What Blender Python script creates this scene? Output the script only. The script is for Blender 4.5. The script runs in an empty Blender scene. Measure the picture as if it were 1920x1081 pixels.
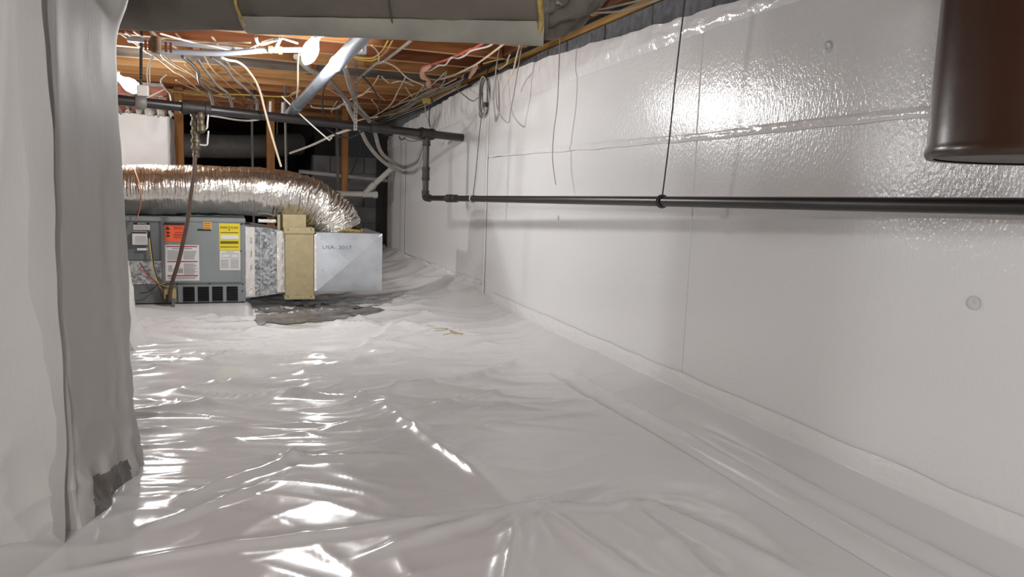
import bpy, bmesh, math, random
import numpy as np
from mathutils import Vector, Matrix

random.seed(7)
scene = bpy.context.scene
COL = scene.collection

# ------------------------------------------------------------------ camera
FPX, YAW, PITCH, ROLL, CAM_H = 1400.0, math.radians(20.7), math.radians(7.2), math.radians(2.0), 0.72
CAM = Vector((0.0, 0.0, CAM_H))
FW = Vector((math.sin(YAW) * math.cos(PITCH), math.cos(YAW) * math.cos(PITCH), -math.sin(PITCH)))
_r0 = Vector((math.cos(YAW), -math.sin(YAW), 0.0))
_u0 = _r0.cross(FW)
RT = _r0 * math.cos(ROLL) + _u0 * math.sin(ROLL)
UP = -_r0 * math.sin(ROLL) + _u0 * math.cos(ROLL)
cam_data = bpy.data.cameras.new('camera')
cam_data.sensor_width = 36.0
cam_data.lens = FPX * 36.0 / 1920.0
cam_data.clip_start = 0.02
cam_ob = bpy.data.objects.new('camera', cam_data)
COL.objects.link(cam_ob)
cam_ob.matrix_world = Matrix(((RT.x, UP.x, -FW.x, CAM.x), (RT.y, UP.y, -FW.y, CAM.y),
                              (RT.z, UP.z, -FW.z, CAM.z), (0, 0, 0, 1)))
scene.camera = cam_ob

# ------------------------------------------------------------------ world, exposure
scene.view_settings.view_transform = 'Standard'
scene.view_settings.look = 'None'
scene.view_settings.gamma = 1.0
scene.view_settings.use_curve_mapping = False
scene.view_settings.exposure = 0.45
world = bpy.data.worlds.new('world'); scene.world = world
world.use_nodes = True
world.node_tree.nodes['Background'].inputs[0].default_value = (0.5, 0.5, 0.5, 1)
world.node_tree.nodes['Background'].inputs[1].default_value = 0.02

def point_light(name, loc, watts, radius, color):
    d = bpy.data.lights.new(name, 'POINT')
    d.energy = watts; d.shadow_soft_size = radius; d.color = color
    o = bpy.data.objects.new(name, d); COL.objects.link(o); o.location = loc
    return o

# bulb positions (the bulbs themselves are built further down)
BULB_MID = Vector((0.352, 3.70, 1.345))       # hangs by the pale conduit, past the overhead duct
BULB_PIER = Vector((-0.57, 5.24, 1.300))     # in front of the brick pier
BULB_SIDE = Vector((-2.76, 5.26, 1.31))       # left bay, hidden behind the wrapped piers
FILL_NEAR = Vector((-0.75, -0.75, 1.34))      # added fill light, unseen behind the camera
FILL_REAR = Vector((-0.30, -1.9, 1.34))       # second added fill light, farther behind the camera
NEUTRAL = (0.99, 0.995, 1.0)
point_light('bulb_light_mid', BULB_MID + Vector((0, 0, -0.09)), 26, 0.055, NEUTRAL)
point_light('bulb_light_pier', BULB_PIER + Vector((0.05, -0.06, -0.06)), 14, 0.05, NEUTRAL)
point_light('bulb_light_side', BULB_SIDE + Vector((0, 0, -0.09)), 95, 0.08, NEUTRAL)
point_light('fill_light_near', FILL_NEAR + Vector((0, 0, -0.09)), 46, 0.10, NEUTRAL)
point_light('fill_light_rear', FILL_REAR + Vector((0, 0, -0.09)), 95, 0.10, NEUTRAL)

# ------------------------------------------------------------------ helpers
def at(x, y, axis, val):
    """Point of the place seen at photo pixel (x, y) on the plane axis = val (metres)."""
    d = FW * FPX + RT * (x - 960.0) - UP * (y - 540.5)
    i = 'xyz'.index(axis)
    return CAM + d * ((val - CAM[i]) / d[i])

def new_mat(name):
    m = bpy.data.materials.new(name); m.use_nodes = True
    return m, m.node_tree.nodes, m.node_tree.links, m.node_tree.nodes['Principled BSDF']

def mat(name, color, rough=0.5, metal=0.0, var=0.0, vscale=6.0, stretch=(1, 1, 1), bump=0.0, bscale=40.0,
        bstretch=(1, 1, 1), color2=None, coat=0.0, spec=0.5, bdist=0.01, detail=4.0, sss=0.0):
    m, N, L, b = new_mat(name)
    b.inputs['Base Color'].default_value = (*color, 1)
    b.inputs['Roughness'].default_value = rough
    b.inputs['Metallic'].default_value = metal
    b.inputs['Coat Weight'].default_value = coat
    b.inputs['Coat Roughness'].default_value = 0.12
    b.inputs['Specular IOR Level'].default_value = spec
    tc = None
    if var or color2 or bump:
        tc = N.new('ShaderNodeTexCoord')
    if var or color2:
        mp = N.new('ShaderNodeMapping'); mp.inputs['Scale'].default_value = stretch
        nz = N.new('ShaderNodeTexNoise'); nz.inputs['Scale'].default_value = vscale; nz.inputs['Detail'].default_value = detail
        L.new(tc.outputs['Object'], mp.inputs[0]); L.new(mp.outputs[0], nz.inputs['Vector'])
        cr = N.new('ShaderNodeValToRGB')
        c2 = color2 if color2 else tuple(max(0, c * (1 - var)) for c in color)
        cr.color_ramp.elements[0].position = 0.35; cr.color_ramp.elements[0].color = (*c2, 1)
        cr.color_ramp.elements[1].position = 0.65; cr.color_ramp.elements[1].color = (*color, 1)
        L.new(nz.outputs['Fac'], cr.inputs[0]); L.new(cr.outputs[0], b.inputs['Base Color'])
    if bump:
        mp = N.new('ShaderNodeMapping'); mp.inputs['Scale'].default_value = bstretch
        nz = N.new('ShaderNodeTexNoise'); nz.inputs['Scale'].default_value = bscale; nz.inputs['Detail'].default_value = 3
        L.new(tc.outputs['Object'], mp.inputs[0]); L.new(mp.outputs[0], nz.inputs['Vector'])
        bp = N.new('ShaderNodeBump'); bp.inputs['Strength'].default_value = bump; bp.inputs['Distance'].default_value = bdist
        L.new(nz.outputs['Fac'], bp.inputs['Height']); L.new(bp.outputs[0], b.inputs['Normal'])
    return m

def emis(name, color, strength):
    m, N, L, b = new_mat(name)
    b.inputs['Base Color'].default_value = (*color, 1)
    b.inputs['Emission Color'].default_value = (*color, 1)
    b.inputs['Emission Strength'].default_value = strength
    return m

def wood_mat(name, c1, c2, stretch):
    return mat(name, c1, rough=0.75, color2=c2, vscale=3.0, stretch=stretch, bump=0.15, bscale=6, bstretch=stretch, spec=0.2, detail=6)

M = {}
M['liner'] = mat('white_liner_plastic', (0.715, 0.715, 0.72), rough=0.17, bump=0.06, bscale=10, bdist=0.015, spec=0.5)
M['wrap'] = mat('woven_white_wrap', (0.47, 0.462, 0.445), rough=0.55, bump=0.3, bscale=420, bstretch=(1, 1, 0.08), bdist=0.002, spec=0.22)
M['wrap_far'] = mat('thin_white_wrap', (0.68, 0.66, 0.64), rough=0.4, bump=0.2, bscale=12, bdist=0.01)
M['foam'] = mat('foil_white_foam', (0.775, 0.775, 0.77), rough=0.15, bump=0.24, bscale=115, bstretch=(1, 1.2, 0.7), bdist=0.005, spec=0.5)
M['tape'] = mat('white_seam_tape', (0.79, 0.78, 0.775), rough=0.14, bump=0.35, bscale=28, bdist=0.01, spec=0.6)
M['cleartape'] = mat('glossy_clear_tape', (0.74, 0.74, 0.745), rough=0.06, bump=0.08, bscale=12, bdist=0.01, spec=0.7)
M['darkfoot'] = mat('dark_clear_plastic_over_block', (0.17, 0.155, 0.135), rough=0.25, var=0.45, vscale=22, bump=0.3, bscale=25)
M['dimple'] = mat('dented_grey_foil', (0.58, 0.61, 0.62), rough=0.4)
M['block'] = mat('grey_concrete_block', (0.20, 0.205, 0.22), rough=0.95, var=0.35, vscale=30, bump=0.5, bscale=120)
M['mortar'] = mat('dark_mortar', (0.12, 0.12, 0.125), rough=1.0)
M['farblock'] = mat('dim_grey_block', (0.26, 0.25, 0.25), rough=0.9, var=0.35, vscale=5, bump=0.3, bscale=60)
M['sill'] = wood_mat('yellow_pine_sill', (0.50, 0.30, 0.10), (0.28, 0.15, 0.05), (9, 0.6, 9))
M['ledger'] = wood_mat('red_brown_ledger', (0.26, 0.11, 0.05), (0.15, 0.06, 0.03), (9, 0.6, 9))
JW = [wood_mat('joist_orange', (0.46, 0.20, 0.07), (0.30, 0.11, 0.04), (0.5, 8, 8)),
      wood_mat('joist_red_brown', (0.34, 0.125, 0.05), (0.21, 0.075, 0.035), (0.5, 8, 8)),
      wood_mat('joist_amber', (0.56, 0.30, 0.12), (0.38, 0.17, 0.06), (0.5, 8, 8)),
      mat('joist_grey_weathered', (0.24, 0.20, 0.16), rough=0.9, color2=(0.10, 0.085, 0.07), vscale=4, stretch=(0.6, 5, 5))]
M['joistedge'] = wood_mat('joist_lit_edge', (0.62, 0.42, 0.24), (0.45, 0.26, 0.13), (0.6, 8, 8))
M['subfloor'] = mat('subfloor_brown', (0.24, 0.11, 0.05), rough=0.9, var=0.4, vscale=3)
M['post'] = wood_mat('post_orange_wood', (0.52, 0.25, 0.09), (0.34, 0.15, 0.05), (7, 7, 0.6))
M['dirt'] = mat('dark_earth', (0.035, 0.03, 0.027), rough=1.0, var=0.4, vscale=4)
M['brick'] = mat('red_brick', (0.48, 0.18, 0.11), rough=0.95, color2=(0.33, 0.11, 0.07), vscale=20, bump=0.5, bscale=60)
M['mortarpale'] = mat('pale_mortar', (0.55, 0.52, 0.47), rough=1.0, var=0.3, vscale=25, bump=0.6, bscale=50)
M['ductwrap'] = mat('grey_duct_jacket', (0.17, 0.152, 0.125), rough=0.7, color2=(0.10, 0.085, 0.068), vscale=3.0, bump=0.35, bscale=8, bdist=0.03, detail=6)
M['ductflap'] = mat('pale_jacket_flap', (0.36, 0.35, 0.295), rough=0.65, var=0.35, vscale=5, bump=0.25, bscale=12)
M['insul'] = mat('yellow_insulation', (0.55, 0.40, 0.14), rough=0.95, var=0.5, vscale=30, bump=0.8, bscale=60)
M['foil'] = mat('silver_duct_foil', (0.72, 0.70, 0.66), rough=0.24, metal=1.0, bump=0.5, bscale=24, bstretch=(3.2, 0.5, 0.5), bdist=0.018)
M['blackpipe'] = mat('black_iron_pipe', (0.016, 0.014, 0.013), rough=0.38, var=0.3, vscale=20, spec=0.6)
M['fitting'] = mat('dark_iron_fitting', (0.032, 0.028, 0.026), rough=0.55, metal=0.3, bump=0.2, bscale=60)
M['valve'] = mat('aged_brass_valve', (0.16, 0.13, 0.09), rough=0.5, metal=0.7, var=0.4, vscale=40)
M['hose'] = mat('brown_gas_connector', (0.10, 0.055, 0.04), rough=0.45, var=0.2, vscale=20)
M['steelwire'] = mat('dark_steel_wire', (0.10, 0.10, 0.10), rough=0.45, metal=0.6)
M['brownpaint'] = mat('brown_painted_steel', (0.036, 0.017, 0.011), rough=0.27, var=0.12, vscale=6, bump=0.05, bscale=20, spec=0.6)
M['brownrim'] = mat('dark_brown_rim', (0.022, 0.012, 0.009), rough=0.4)
M['furnace'] = mat('grey_green_enamel', (0.245, 0.275, 0.28), rough=0.5, var=0.18, vscale=7, stretch=(1, 1, 0.3), bump=0.05, bscale=30)
M['furnace_dark'] = mat('grey_enamel_darker', (0.16, 0.18, 0.185), rough=0.55, var=0.2, vscale=14)
M['void'] = mat('black_opening', (0.006, 0.006, 0.006), rough=0.9)
M['blackpaint'] = mat('black_paint', (0.015, 0.015, 0.016), rough=0.5)
M['tan'] = mat('tan_enamel', (0.43, 0.36, 0.205), rough=0.55, var=0.12, vscale=30, bump=0.15, bscale=60)
M['galvflat'] = mat('galvanised_sheet', (0.60, 0.64, 0.68), rough=0.34, metal=0.75, var=0.22, vscale=7)
M['foiltape'] = mat('printed_foil_tape', (0.78, 0.76, 0.73), rough=0.3, metal=0.35, bump=0.5, bscale=40)
M['white'] = mat('white_paper', (0.70, 0.70, 0.69), rough=0.6)
M['orange'] = mat('orange_sticker', (0.80, 0.13, 0.045), rough=0.5)
M['yellow'] = mat('yellow_sticker', (0.74, 0.60, 0.02), rough=0.5)
M['amber'] = mat('amber_sticker', (0.75, 0.42, 0.07), rough=0.5)
M['ink'] = mat('black_ink', (0.02, 0.02, 0.02), rough=0.7)
M['greyink'] = mat('grey_print', (0.32, 0.32, 0.33), rough=0.8)
M['redink'] = mat('dark_red_print', (0.42, 0.03, 0.05), rough=0.7)
M['dotink'] = mat('grey_violet_dot_print', (0.20, 0.20, 0.32), rough=0.7)
M['pvc'] = mat('off_white_pvc', (0.62, 0.61, 0.58), rough=0.35, var=0.12, vscale=6)
M['conduit'] = mat('pale_grey_conduit', (0.30, 0.32, 0.36), rough=0.35)
M['greypipe'] = mat('grey_drain_pipe', (0.12, 0.13, 0.15), rough=0.45, var=0.35, vscale=8)
M['beige'] = mat('beige_cable', (0.74, 0.60, 0.44), rough=0.5, var=0.15, vscale=12)
M['whitewire'] = mat('white_cable', (0.68, 0.65, 0.60), rough=0.45)
M['greycable'] = mat('grey_cable', (0.19, 0.175, 0.16), rough=0.5, var=0.2, vscale=12)
M['palegrey'] = mat('pale_grey_cable', (0.42, 0.39, 0.34), rough=0.5, var=0.2, vscale=9)
M['yellowwire'] = mat('yellow_cable', (0.62, 0.44, 0.10), rough=0.5)
M['red'] = mat('faded_red_tubing', (0.55, 0.12, 0.09), rough=0.5)
M['pink'] = mat('salmon_foam', (0.72, 0.40, 0.29), rough=0.9, bump=0.6, bscale=60)
M['copper'] = mat('copper', (0.55, 0.24, 0.13), rough=0.35, metal=0.9)
M['rust'] = mat('rusty_brown_metal', (0.20, 0.12, 0.06), rough=0.8, var=0.5, vscale=30)
M['galv'] = mat('perforated_strap_steel', (0.22, 0.20, 0.18), rough=0.5, metal=0.6)
M['plate'] = mat('grey_box_steel', (0.36, 0.38, 0.40), rough=0.45, metal=0.4)
M['brass'] = mat('pale_brass', (0.52, 0.42, 0.20), rough=0.4, metal=0.5)
M['socket'] = mat('white_porcelain', (0.7, 0.7, 0.68), rough=0.3)
M['glow'] = emis('lit_bulb_glass', (1.0, 0.96, 0.90), 14.0)
M['straw'] = mat('dry_straw', (0.55, 0.42, 0.24), rough=0.9)
M['dark_patch'] = mat('dark_grey_liner', (0.27, 0.255, 0.24), rough=0.2, var=0.4, vscale=14, bump=0.1, bscale=18)

# spangled galvanised steel (Voronoi crystals)
m, N, L, b = new_mat('spangled_galvanised')
tc = N.new('ShaderNodeTexCoord'); vo = N.new('ShaderNodeTexVoronoi'); vo.inputs['Scale'].default_value = 75
cr = N.new('ShaderNodeValToRGB')
cr.color_ramp.elements[0].color = (0.17, 0.18, 0.185, 1); cr.color_ramp.elements[1].color = (0.62, 0.64, 0.66, 1)
sp = N.new('ShaderNodeSeparateColor')
L.new(tc.outputs['Object'], vo.inputs['Vector']); L.new(vo.outputs['Color'], sp.inputs[0]); L.new(sp.outputs[0], cr.inputs[0])
L.new(cr.outputs[0], b.inputs['Base Color'])
b.inputs['Metallic'].default_value = 0.45; b.inputs['Roughness'].default_value = 0.4
M['spangle'] = m

# ---- mesh building
def link_mesh(name, verts, faces, material, parent=None, smooth=False, kind=None):
    me = bpy.data.meshes.new(name)
    me.from_pydata([tuple(v) for v in verts], [], faces)
    me.update()
    if smooth:
        me.polygons.foreach_set('use_smooth', [True] * len(me.polygons))
    o = bpy.data.objects.new(name, me)
    if material is not None:
        me.materials.append(material)
    COL.objects.link(o)
    if parent is not None:
        attach(o, parent)
    if kind:
        o['kind'] = kind
    return o

def world_shift(o):
    v = Vector(o.location)
    if o.parent is not None:
        v = v + o.matrix_parent_inverse.translation + world_shift(o.parent)
    return v

def attach(o, parent):
    o.parent = parent
    o.matrix_parent_inverse = Matrix.Translation(-world_shift(parent))

def tag(o, label, cat, group=None):
    o['label'] = label; o['category'] = cat
    if group: o['group'] = group
    return o

def thing(name, loc, label, cat, group=None):
    o = bpy.data.objects.new(name, None); COL.objects.link(o)
    o.location = loc; o.empty_display_size = 0.05
    return tag(o, label, cat, group)

def bm_link(name, bm, material, parent=None, smooth=False, kind=None):
    bmesh.ops.recalc_face_normals(bm, faces=bm.faces)
    me = bpy.data.meshes.new(name); bm.to_mesh(me); bm.free()
    if smooth:
        me.polygons.foreach_set('use_smooth', [True] * len(me.polygons))
    if material is not None: me.materials.append(material)
    o = bpy.data.objects.new(name, me); COL.objects.link(o)
    if parent is not None: attach(o, parent)
    if kind: o['kind'] = kind
    return o

def add_box(bm, x0, x1, y0, y1, z0, z1, bevel=0.0):
    r = bmesh.ops.create_cube(bm, size=1.0)
    vs = r['verts']
    for v in vs:
        v.co = Vector(((x0 + x1) / 2 + v.co.x * (x1 - x0), (y0 + y1) / 2 + v.co.y * (y1 - y0), (z0 + z1) / 2 + v.co.z * (z1 - z0)))
    if bevel > 0:
        es = list({e for v in vs for e in v.link_edges})
        bmesh.ops.bevel(bm, geom=es, offset=bevel, segments=2, affect='EDGES', profile=0.6)

def box(name, x0, x1, y0, y1, z0, z1, material, parent=None, bevel=0.0, kind=None):
    bm = bmesh.new(); add_box(bm, min(x0, x1), max(x0, x1), min(y0, y1), max(y0, y1), min(z0, z1), max(z0, z1), bevel)
    return bm_link(name, bm, material, parent, kind=kind)

def smooth_path(pts, sub=5):
    pts = [Vector(p) for p in pts]
    if len(pts) < 3 or sub < 2: return pts
    out = []
    n = len(pts)
    for i in range(n - 1):
        p0 = pts[max(i - 1, 0)]; p1 = pts[i]; p2 = pts[i + 1]; p3 = pts[min(i + 2, n - 1)]
        for k in range(sub):
            t = k / sub
            out.append(0.5 * ((2 * p1) + (p2 - p0) * t + (2 * p0 - 5 * p1 + 4 * p2 - p3) * t * t + (3 * p1 - p0 - 3 * p2 + p3) * t ** 3))
    out.append(pts[-1])
    return out

def tube_geo(pts, r, n=8, cap=True, closed=False):
    pts = [Vector(p) for p in pts]
    k = len(pts)
    rs = r if isinstance(r, (list, tuple)) else [r] * k
    V, F = [], []
    prev = None
    for i, p in enumerate(pts):
        a = pts[i - 1] if i > 0 else (pts[-1] if closed else p)
        c = pts[i + 1] if i < k - 1 else (pts[0] if closed else p)
        t = (c - a).normalized()
        if prev is None:
            u = t.cross(Vector((0, 0, 1)))
            if u.length < 1e-3: u = t.cross(Vector((0, 1, 0)))
            u.normalize()
        else:
            u = prev - t * prev.dot(t)
            if u.length < 1e-6: u = t.cross(Vector((0, 0, 1)))
            u.normalize()
        prev = u
        w = t.cross(u)
        for j in range(n):
            an = 2 * math.pi * j / n
            V.append(p + (u * math.cos(an) + w * math.sin(an)) * rs[i])
    for i in range(k if closed else k - 1):
        i2 = (i + 1) % k
        for j in range(n):
            j2 = (j + 1) % n
            F.append((i * n + j, i * n + j2, i2 * n + j2, i2 * n + j))
    if cap and not closed:
        F.append(tuple(range(n - 1, -1, -1))); F.append(tuple((k - 1) * n + j for j in range(n)))
    return V, F

def tube(name, pts, r, material, parent=None, n=8, sub=5, closed=False):
    pp = smooth_path(pts, sub) if not closed else [Vector(p) for p in pts]
    if isinstance(r, (list, tuple)) and len(r) != len(pp):
        xs = np.linspace(0, 1, len(r)); r = list(np.interp(np.linspace(0, 1, len(pp)), xs, r))
    V, F = tube_geo(pp, r, n, closed=closed)
    o = link_mesh(name, V, F, material, parent, smooth=True)
    o.data.set_sharp_from_angle(angle=math.radians(50))
    return o

def disc_tube(name, p0, p1, profile, material, parent=None, n=20):
    """Lathe along the line p0-p1; profile = [(fraction, radius), ...]."""
    p0 = Vector(p0); p1 = Vector(p1)
    t = (p1 - p0).normalized()
    u = t.cross(Vector((0, 0, 1)))
    if u.length < 1e-3: u = t.cross(Vector((0, 1, 0)))
    u.normalize(); w = t.cross(u)
    V, F = [], []
    for f, r in profile:
        c = p0.lerp(p1, f)
        for j in range(n):
            a = 2 * math.pi * j / n
            V.append(c + (u * math.cos(a) + w * math.sin(a)) * r)
    k = len(profile)
    for i in range(k - 1):
        for j in range(n):
            j2 = (j + 1) % n
            F.append((i * n + j, i * n + j2, (i + 1) * n + j2, (i + 1) * n + j))
    F.append(tuple(range(n - 1, -1, -1))); F.append(tuple((k - 1) * n + j for j in range(n)))
    o = link_mesh(name, V, F, material, parent, smooth=True)
    o.data.set_sharp_from_angle(angle=math.radians(40))
    return o

# ---- numpy gradient noise
_rng = np.random.default_rng(5)
_perm = _rng.permutation(256); _perm = np.concatenate([_perm, _perm])
_gr = np.array([(math.cos(a), math.sin(a)) for a in np.linspace(0, 2 * math.pi, 16, endpoint=False)])
def pnoise(x, y):
    x = np.asarray(x, float); y = np.asarray(y, float)
    xi = np.floor(x).astype(int); yi = np.floor(y).astype(int)
    xf = x - xi; yf = y - yi
    u = xf ** 3 * (xf * (xf * 6 - 15) + 10); v = yf ** 3 * (yf * (yf * 6 - 15) + 10)
    def g(ix, iy, dx, dy):
        h = _perm[(_perm[ix & 255] + iy) & 255] & 15
        return _gr[h, 0] * dx + _gr[h, 1] * dy
    a = g(xi, yi, xf, yf); b_ = g(xi + 1, yi, xf - 1, yf)
    c = g(xi, yi + 1, xf, yf - 1); d = g(xi + 1, yi + 1, xf - 1, yf - 1)
    return (a + u * (b_ - a)) + v * ((c + u * (d - c)) - (a + u * (b_ - a)))
def ridge(x, y, sharp=2.0):
    return (1 - np.minimum(1, np.abs(pnoise(x, y)) * 2.2)) ** sharp

def grid_mesh(name, P, material, parent=None, kind=None, close=False):
    """P: array (rows, cols, 3) -> smooth sheet."""
    r, c, _ = P.shape
    idx = np.arange(r * c).reshape(r, c)
    f = np.stack([idx[:-1, :-1], idx[:-1, 1:], idx[1:, 1:], idx[1:, :-1]], -1).reshape(-1, 4)
    o = link_mesh(name, P.reshape(-1, 3).tolist(), f.tolist(), material, parent, smooth=True, kind=kind)
    return o

# ================================================================== SETTING
WX = 1.5            # face of the foam boards
ZJ = 1.50           # underside of the joists

def sstep(a, b, t):
    t = np.clip((t - a) / (b - a), 0, 1); return t * t * (3 - 2 * t)

def fold(x, y, x0, y0, x1, y1, w, h):
    """A crease along the segment, w wide, h high, fading at both ends."""
    dx, dy = x1 - x0, y1 - y0; ln = math.hypot(dx, dy)
    t = ((x - x0) * dx + (y - y0) * dy) / ln
    d = ((x - x0) * -dy + (y - y0) * dx) / ln
    d = d + 0.02 * pnoise(t * 3 + x0 * 7, y0 * 5 + 0.3)
    e = np.clip(np.minimum(t, ln - t) / (0.25 * ln), 0, 1)
    return h * e * np.exp(-np.abs(d / w) ** 1.5)

def floor_height(x, y):
    near = np.clip((2.2 - y) / 1.2, 0, 1)
    h = 0.010 * pnoise(x * 0.9 + 3, y * 0.9) + 0.004 * pnoise(x * 2.3, y * 2.9 + 7)
    # drawn-out wrinkles across the sheet
    a = 0.30
    xr = x * math.cos(a) + y * math.sin(a); yr = -x * math.sin(a) + y * math.cos(a)
    wob = 0.22 * pnoise(x * 1.5 + 9, y * 1.5)
    msk = sstep(-0.12, 0.3, pnoise(x * 1.7 + 11, y * 1.4 + 2))
    far = sstep(1.7, 2.8, y) * (1 - sstep(5.2, 6.0, y))
    h = h + 0.023 * far * (ridge(xr * 0.9 + 2, (yr + wob) * 3.6, 5) - 0.2)
    xr2 = x * math.cos(-0.35) + y * math.sin(-0.35); yr2 = -x * math.sin(-0.35) + y * math.cos(-0.35)
    h = h + 0.016 * far * (ridge(xr2 * 1.3 + 5, (yr2 + wob) * 5.5 + 3, 6) - 0.15)
    h = h + 0.0045 * far * msk * ridge(x * 3.1 + wob * 5, y * 7.5 + x * 1.5, 4.0)
    mid = sstep(0.9, 1.4, y) * (1 - sstep(2.6, 3.3, y))
    left = 1 - sstep(0.15, 0.75, x)
    h = h + mid * left * 0.010 * msk * (ridge(xr * 1.6 + 4.2, (yr + wob * 0.9) * 4.0 + 1.7, 4) - 0.2) + mid * left * 0.003 * (1 - msk) * ridge(xr2 * 2.6, (yr2 + wob * 2) * 6, 4)
    # broad soft folds in the foreground
    h = h + 0.008 * near * pnoise(x * 2.2 + y * 1.2, y * 1.1 - x * 0.4 + 5) + 0.006 * near * ridge(x * 3 + y * 2, y * 2.2 - x + 3, 5)
    h = h + 0.0016 * pnoise(x * 6 + 1, y * 6) + 0.0012 * (1 - msk) * ridge(x * 6 + y * 3 + wob * 6, y * 8 - x * 3, 5)
    for s in ((0.20, 1.40, 0.92, 1.62, 0.030, 0.014), (-0.35, 1.50, 0.62, 1.52, 0.030, 0.012), (0.62, 1.52, 0.98, 1.42, 0.025, 0.012),
              (0.60, 1.52, 0.40, 1.05, 0.05, 0.020), (0.86, 1.56, 0.84, 0.95, 0.05, 0.018), (0.88, 1.55, 1.05, 1.0, 0.05, 0.016),
              (0.62, 1.55, 0.46, 2.5, 0.035, 0.012), (0.66, 1.55, 0.72, 1.1, 0.04, 0.012), (0.3, 2.2, 1.1, 2.6, 0.03, 0.012),
              (-0.1, 2.75, 0.9, 2.3, 0.03, 0.014), (-0.2, 3.2, 1.0, 3.0, 0.03, 0.016), (0.0, 2.0, 0.5, 1.9, 0.03, 0.016),
              (-0.15, 1.75, 0.25, 2.05, 0.025, 0.016), (-0.2, 1.62, 0.1, 1.85, 0.02, 0.014), (-0.1, 2.3, 0.45, 2.22, 0.03, 0.014),
              (0.1, 3.6, 1.2, 3.9, 0.035, 0.018), (0.3, 4.1, 1.25, 3.55, 0.03, 0.016), (0.5, 3.3, 1.0, 4.2, 0.03, 0.012)):
        h = h + fold(x, y, s[0], s[1], s[2], s[3], s[4] * 0.6, s[5] * 1.15)
    # fall away to a nearly flat strip next to the wall, then turn up the boards
    wl = sstep(1.05, 1.2, x)
    h = h * (1 - 0.75 * wl)
    rise = np.clip((x - 1.32) / 0.18, 0, 1)
    h = h + 0.045 * rise ** 2
    h = h + 0.013 * np.exp(-((x - (1.37 + 0.02 * pnoise(y * 1.3, 4.5))) / 0.022) ** 2) * (1 - sstep(1.6, 2.1, y))
    # liner piled against the boards at the far end
    h = h + 0.09 * sstep(4.1, 5.3, y) * sstep(0.9, 1.45, x) * (0.7 + 0.6 * ridge(x * 2.2, y * 2.4 + 1.5, 1.5))
    # settle under the piers and the furnace pad
    return h

def axis_points(segs):
    out = []
    for a, b, s in segs:
        n = max(1, int(round((b - a) / s)))
        out += list(np.linspace(a, b, n, endpoint=False))
    out.append(segs[-1][1])
    return np.array(out)

xs = axis_points([(-5.0, -0.9, 0.12), (-0.9, 1.5, 0.0115)])
ys = axis_points([(-3.0, 0.7, 0.1), (0.7, 2.6, 0.0095), (2.6, 5.8, 0.017), (5.8, 9.0, 0.08)])
GX, GY = np.meshgrid(xs, ys)
GZ = floor_height(GX, GY)
fl = grid_mesh('floor', np.stack([GX, GY, GZ], -1), M['liner'], kind='structure')
fl['label'] = 'white glossy wrinkled plastic liner covering the crawl space floor'
box('floor_earth', -5.2, 2.2, -3.2, 16.2, -0.4, -0.12, M['dirt'], kind='structure')

# --- right wall: block core, top course of blocks, foam boards, tapes
wall = box('wall_right', 1.62, 1.80, -3.0, 9.0, -0.12, 1.475, M['mortar'], kind='structure')
wall['label'] = 'block foundation wall faced with white foam boards'
bm = bmesh.new(); add_box(bm, 0, 0.07, 0, 0.392, 0, 0.19, 0.006)
block = bm_link('block', bm, M['block'], wall)
blocks = [block]
y = -0.95
first = True
while y < 8.0:
    o = block if first else block.copy()
    if not first: COL.objects.link(o)
    first = False
    o.location = (1.555 + random.uniform(-0.002, 0.002), y, 1.284)
    y += 0.402
box('block_course', 1.565, 1.63, -3.0, 8.0, -0.1, 1.28, M['block'], wall)

def panel(y0, y1, z0, z1, off=0.0):
    g = 0.0022
    return box('foam_board', WX + off, 1.553, y0 + g, y1 - g, z0 + g, z1 - g, M['foam'], wall, bevel=0.003)
for (y0, y1) in ((-2.45, -0.09), (-0.09, 2.228), (2.228, 4.49)):
    panel(y0, y1, -0.08, 0.94, 0.002); panel(y0, y1, 0.94, 1.35)
panel(4.49, 5.05, 0.14, 1.36, 0.001); panel(5.05, 6.86, 0.14, 1.33, 0.003)
panel(4.49, 6.86, -0.08, 0.14); panel(6.86, 7.68, -0.08, 1.26, 0.002)

def wall_strip(name, line, width, material, out=0.003, wav=0.004, seed=0.0, vert=False, n=None):
    """Thin wavy strip taped on the boards: line = list of (y, z) along its middle."""
    pts = [Vector((0, a, b_)) for a, b_ in line]
    dense = []
    for i in range(len(pts) - 1):
        k = max(2, int((pts[i + 1] - pts[i]).length / 0.02))
        for j in range(k): dense.append(pts[i].lerp(pts[i + 1], j / k))
    dense.append(pts[-1])
    rows = []
    for p in dense:
        s = p.y if not vert else p.z
        row = []
        for q in np.linspace(-0.5, 0.5, 7):
            w = q * width * (1 + 0.18 * float(pnoise(s * 5 + seed, seed + 3)))
            bulge = out + wav * float(pnoise(s * 14 + seed, q * 3 + seed)) * (1 - abs(q) * 1.6) + 0.002 * (1 - (2 * q) ** 2)
            j = 0.01 * float(pnoise(s * 4 + seed, 9.1)) * (1 if abs(q) > 0.4 else 0.5)
            row.append((WX - max(0.0008, bulge), p.y + (w if vert else 0) + (j if vert else 0), p.z + (0 if vert else w + j)))
        rows.append(row)
    return grid_mesh(name, np.array(rows), material, wall)

wall_strip('seam_tape', [(-1.0, 0.94), (1.6, 0.94), (2.20, 0.936), (3.0, 0.942), (4.45, 0.953)], 0.026, M['tape'], seed=7.7)
wall_strip('seam_tape', [(4.52, 0.145), (6.83, 0.12)], 0.03, M['tape'], seed=4.1, wav=0.008)
wall_strip('seam_tape', [(4.49, 0.05), (4.49, 1.2)], 0.05, M['tape'], seed=2.2, vert=True, wav=0.002)
wall_strip('seam_tape', [(6.86, 0.05), (6.86, 1.15)], 0.05, M['tape'], seed=3.2, vert=True, wav=0.002)
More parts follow.
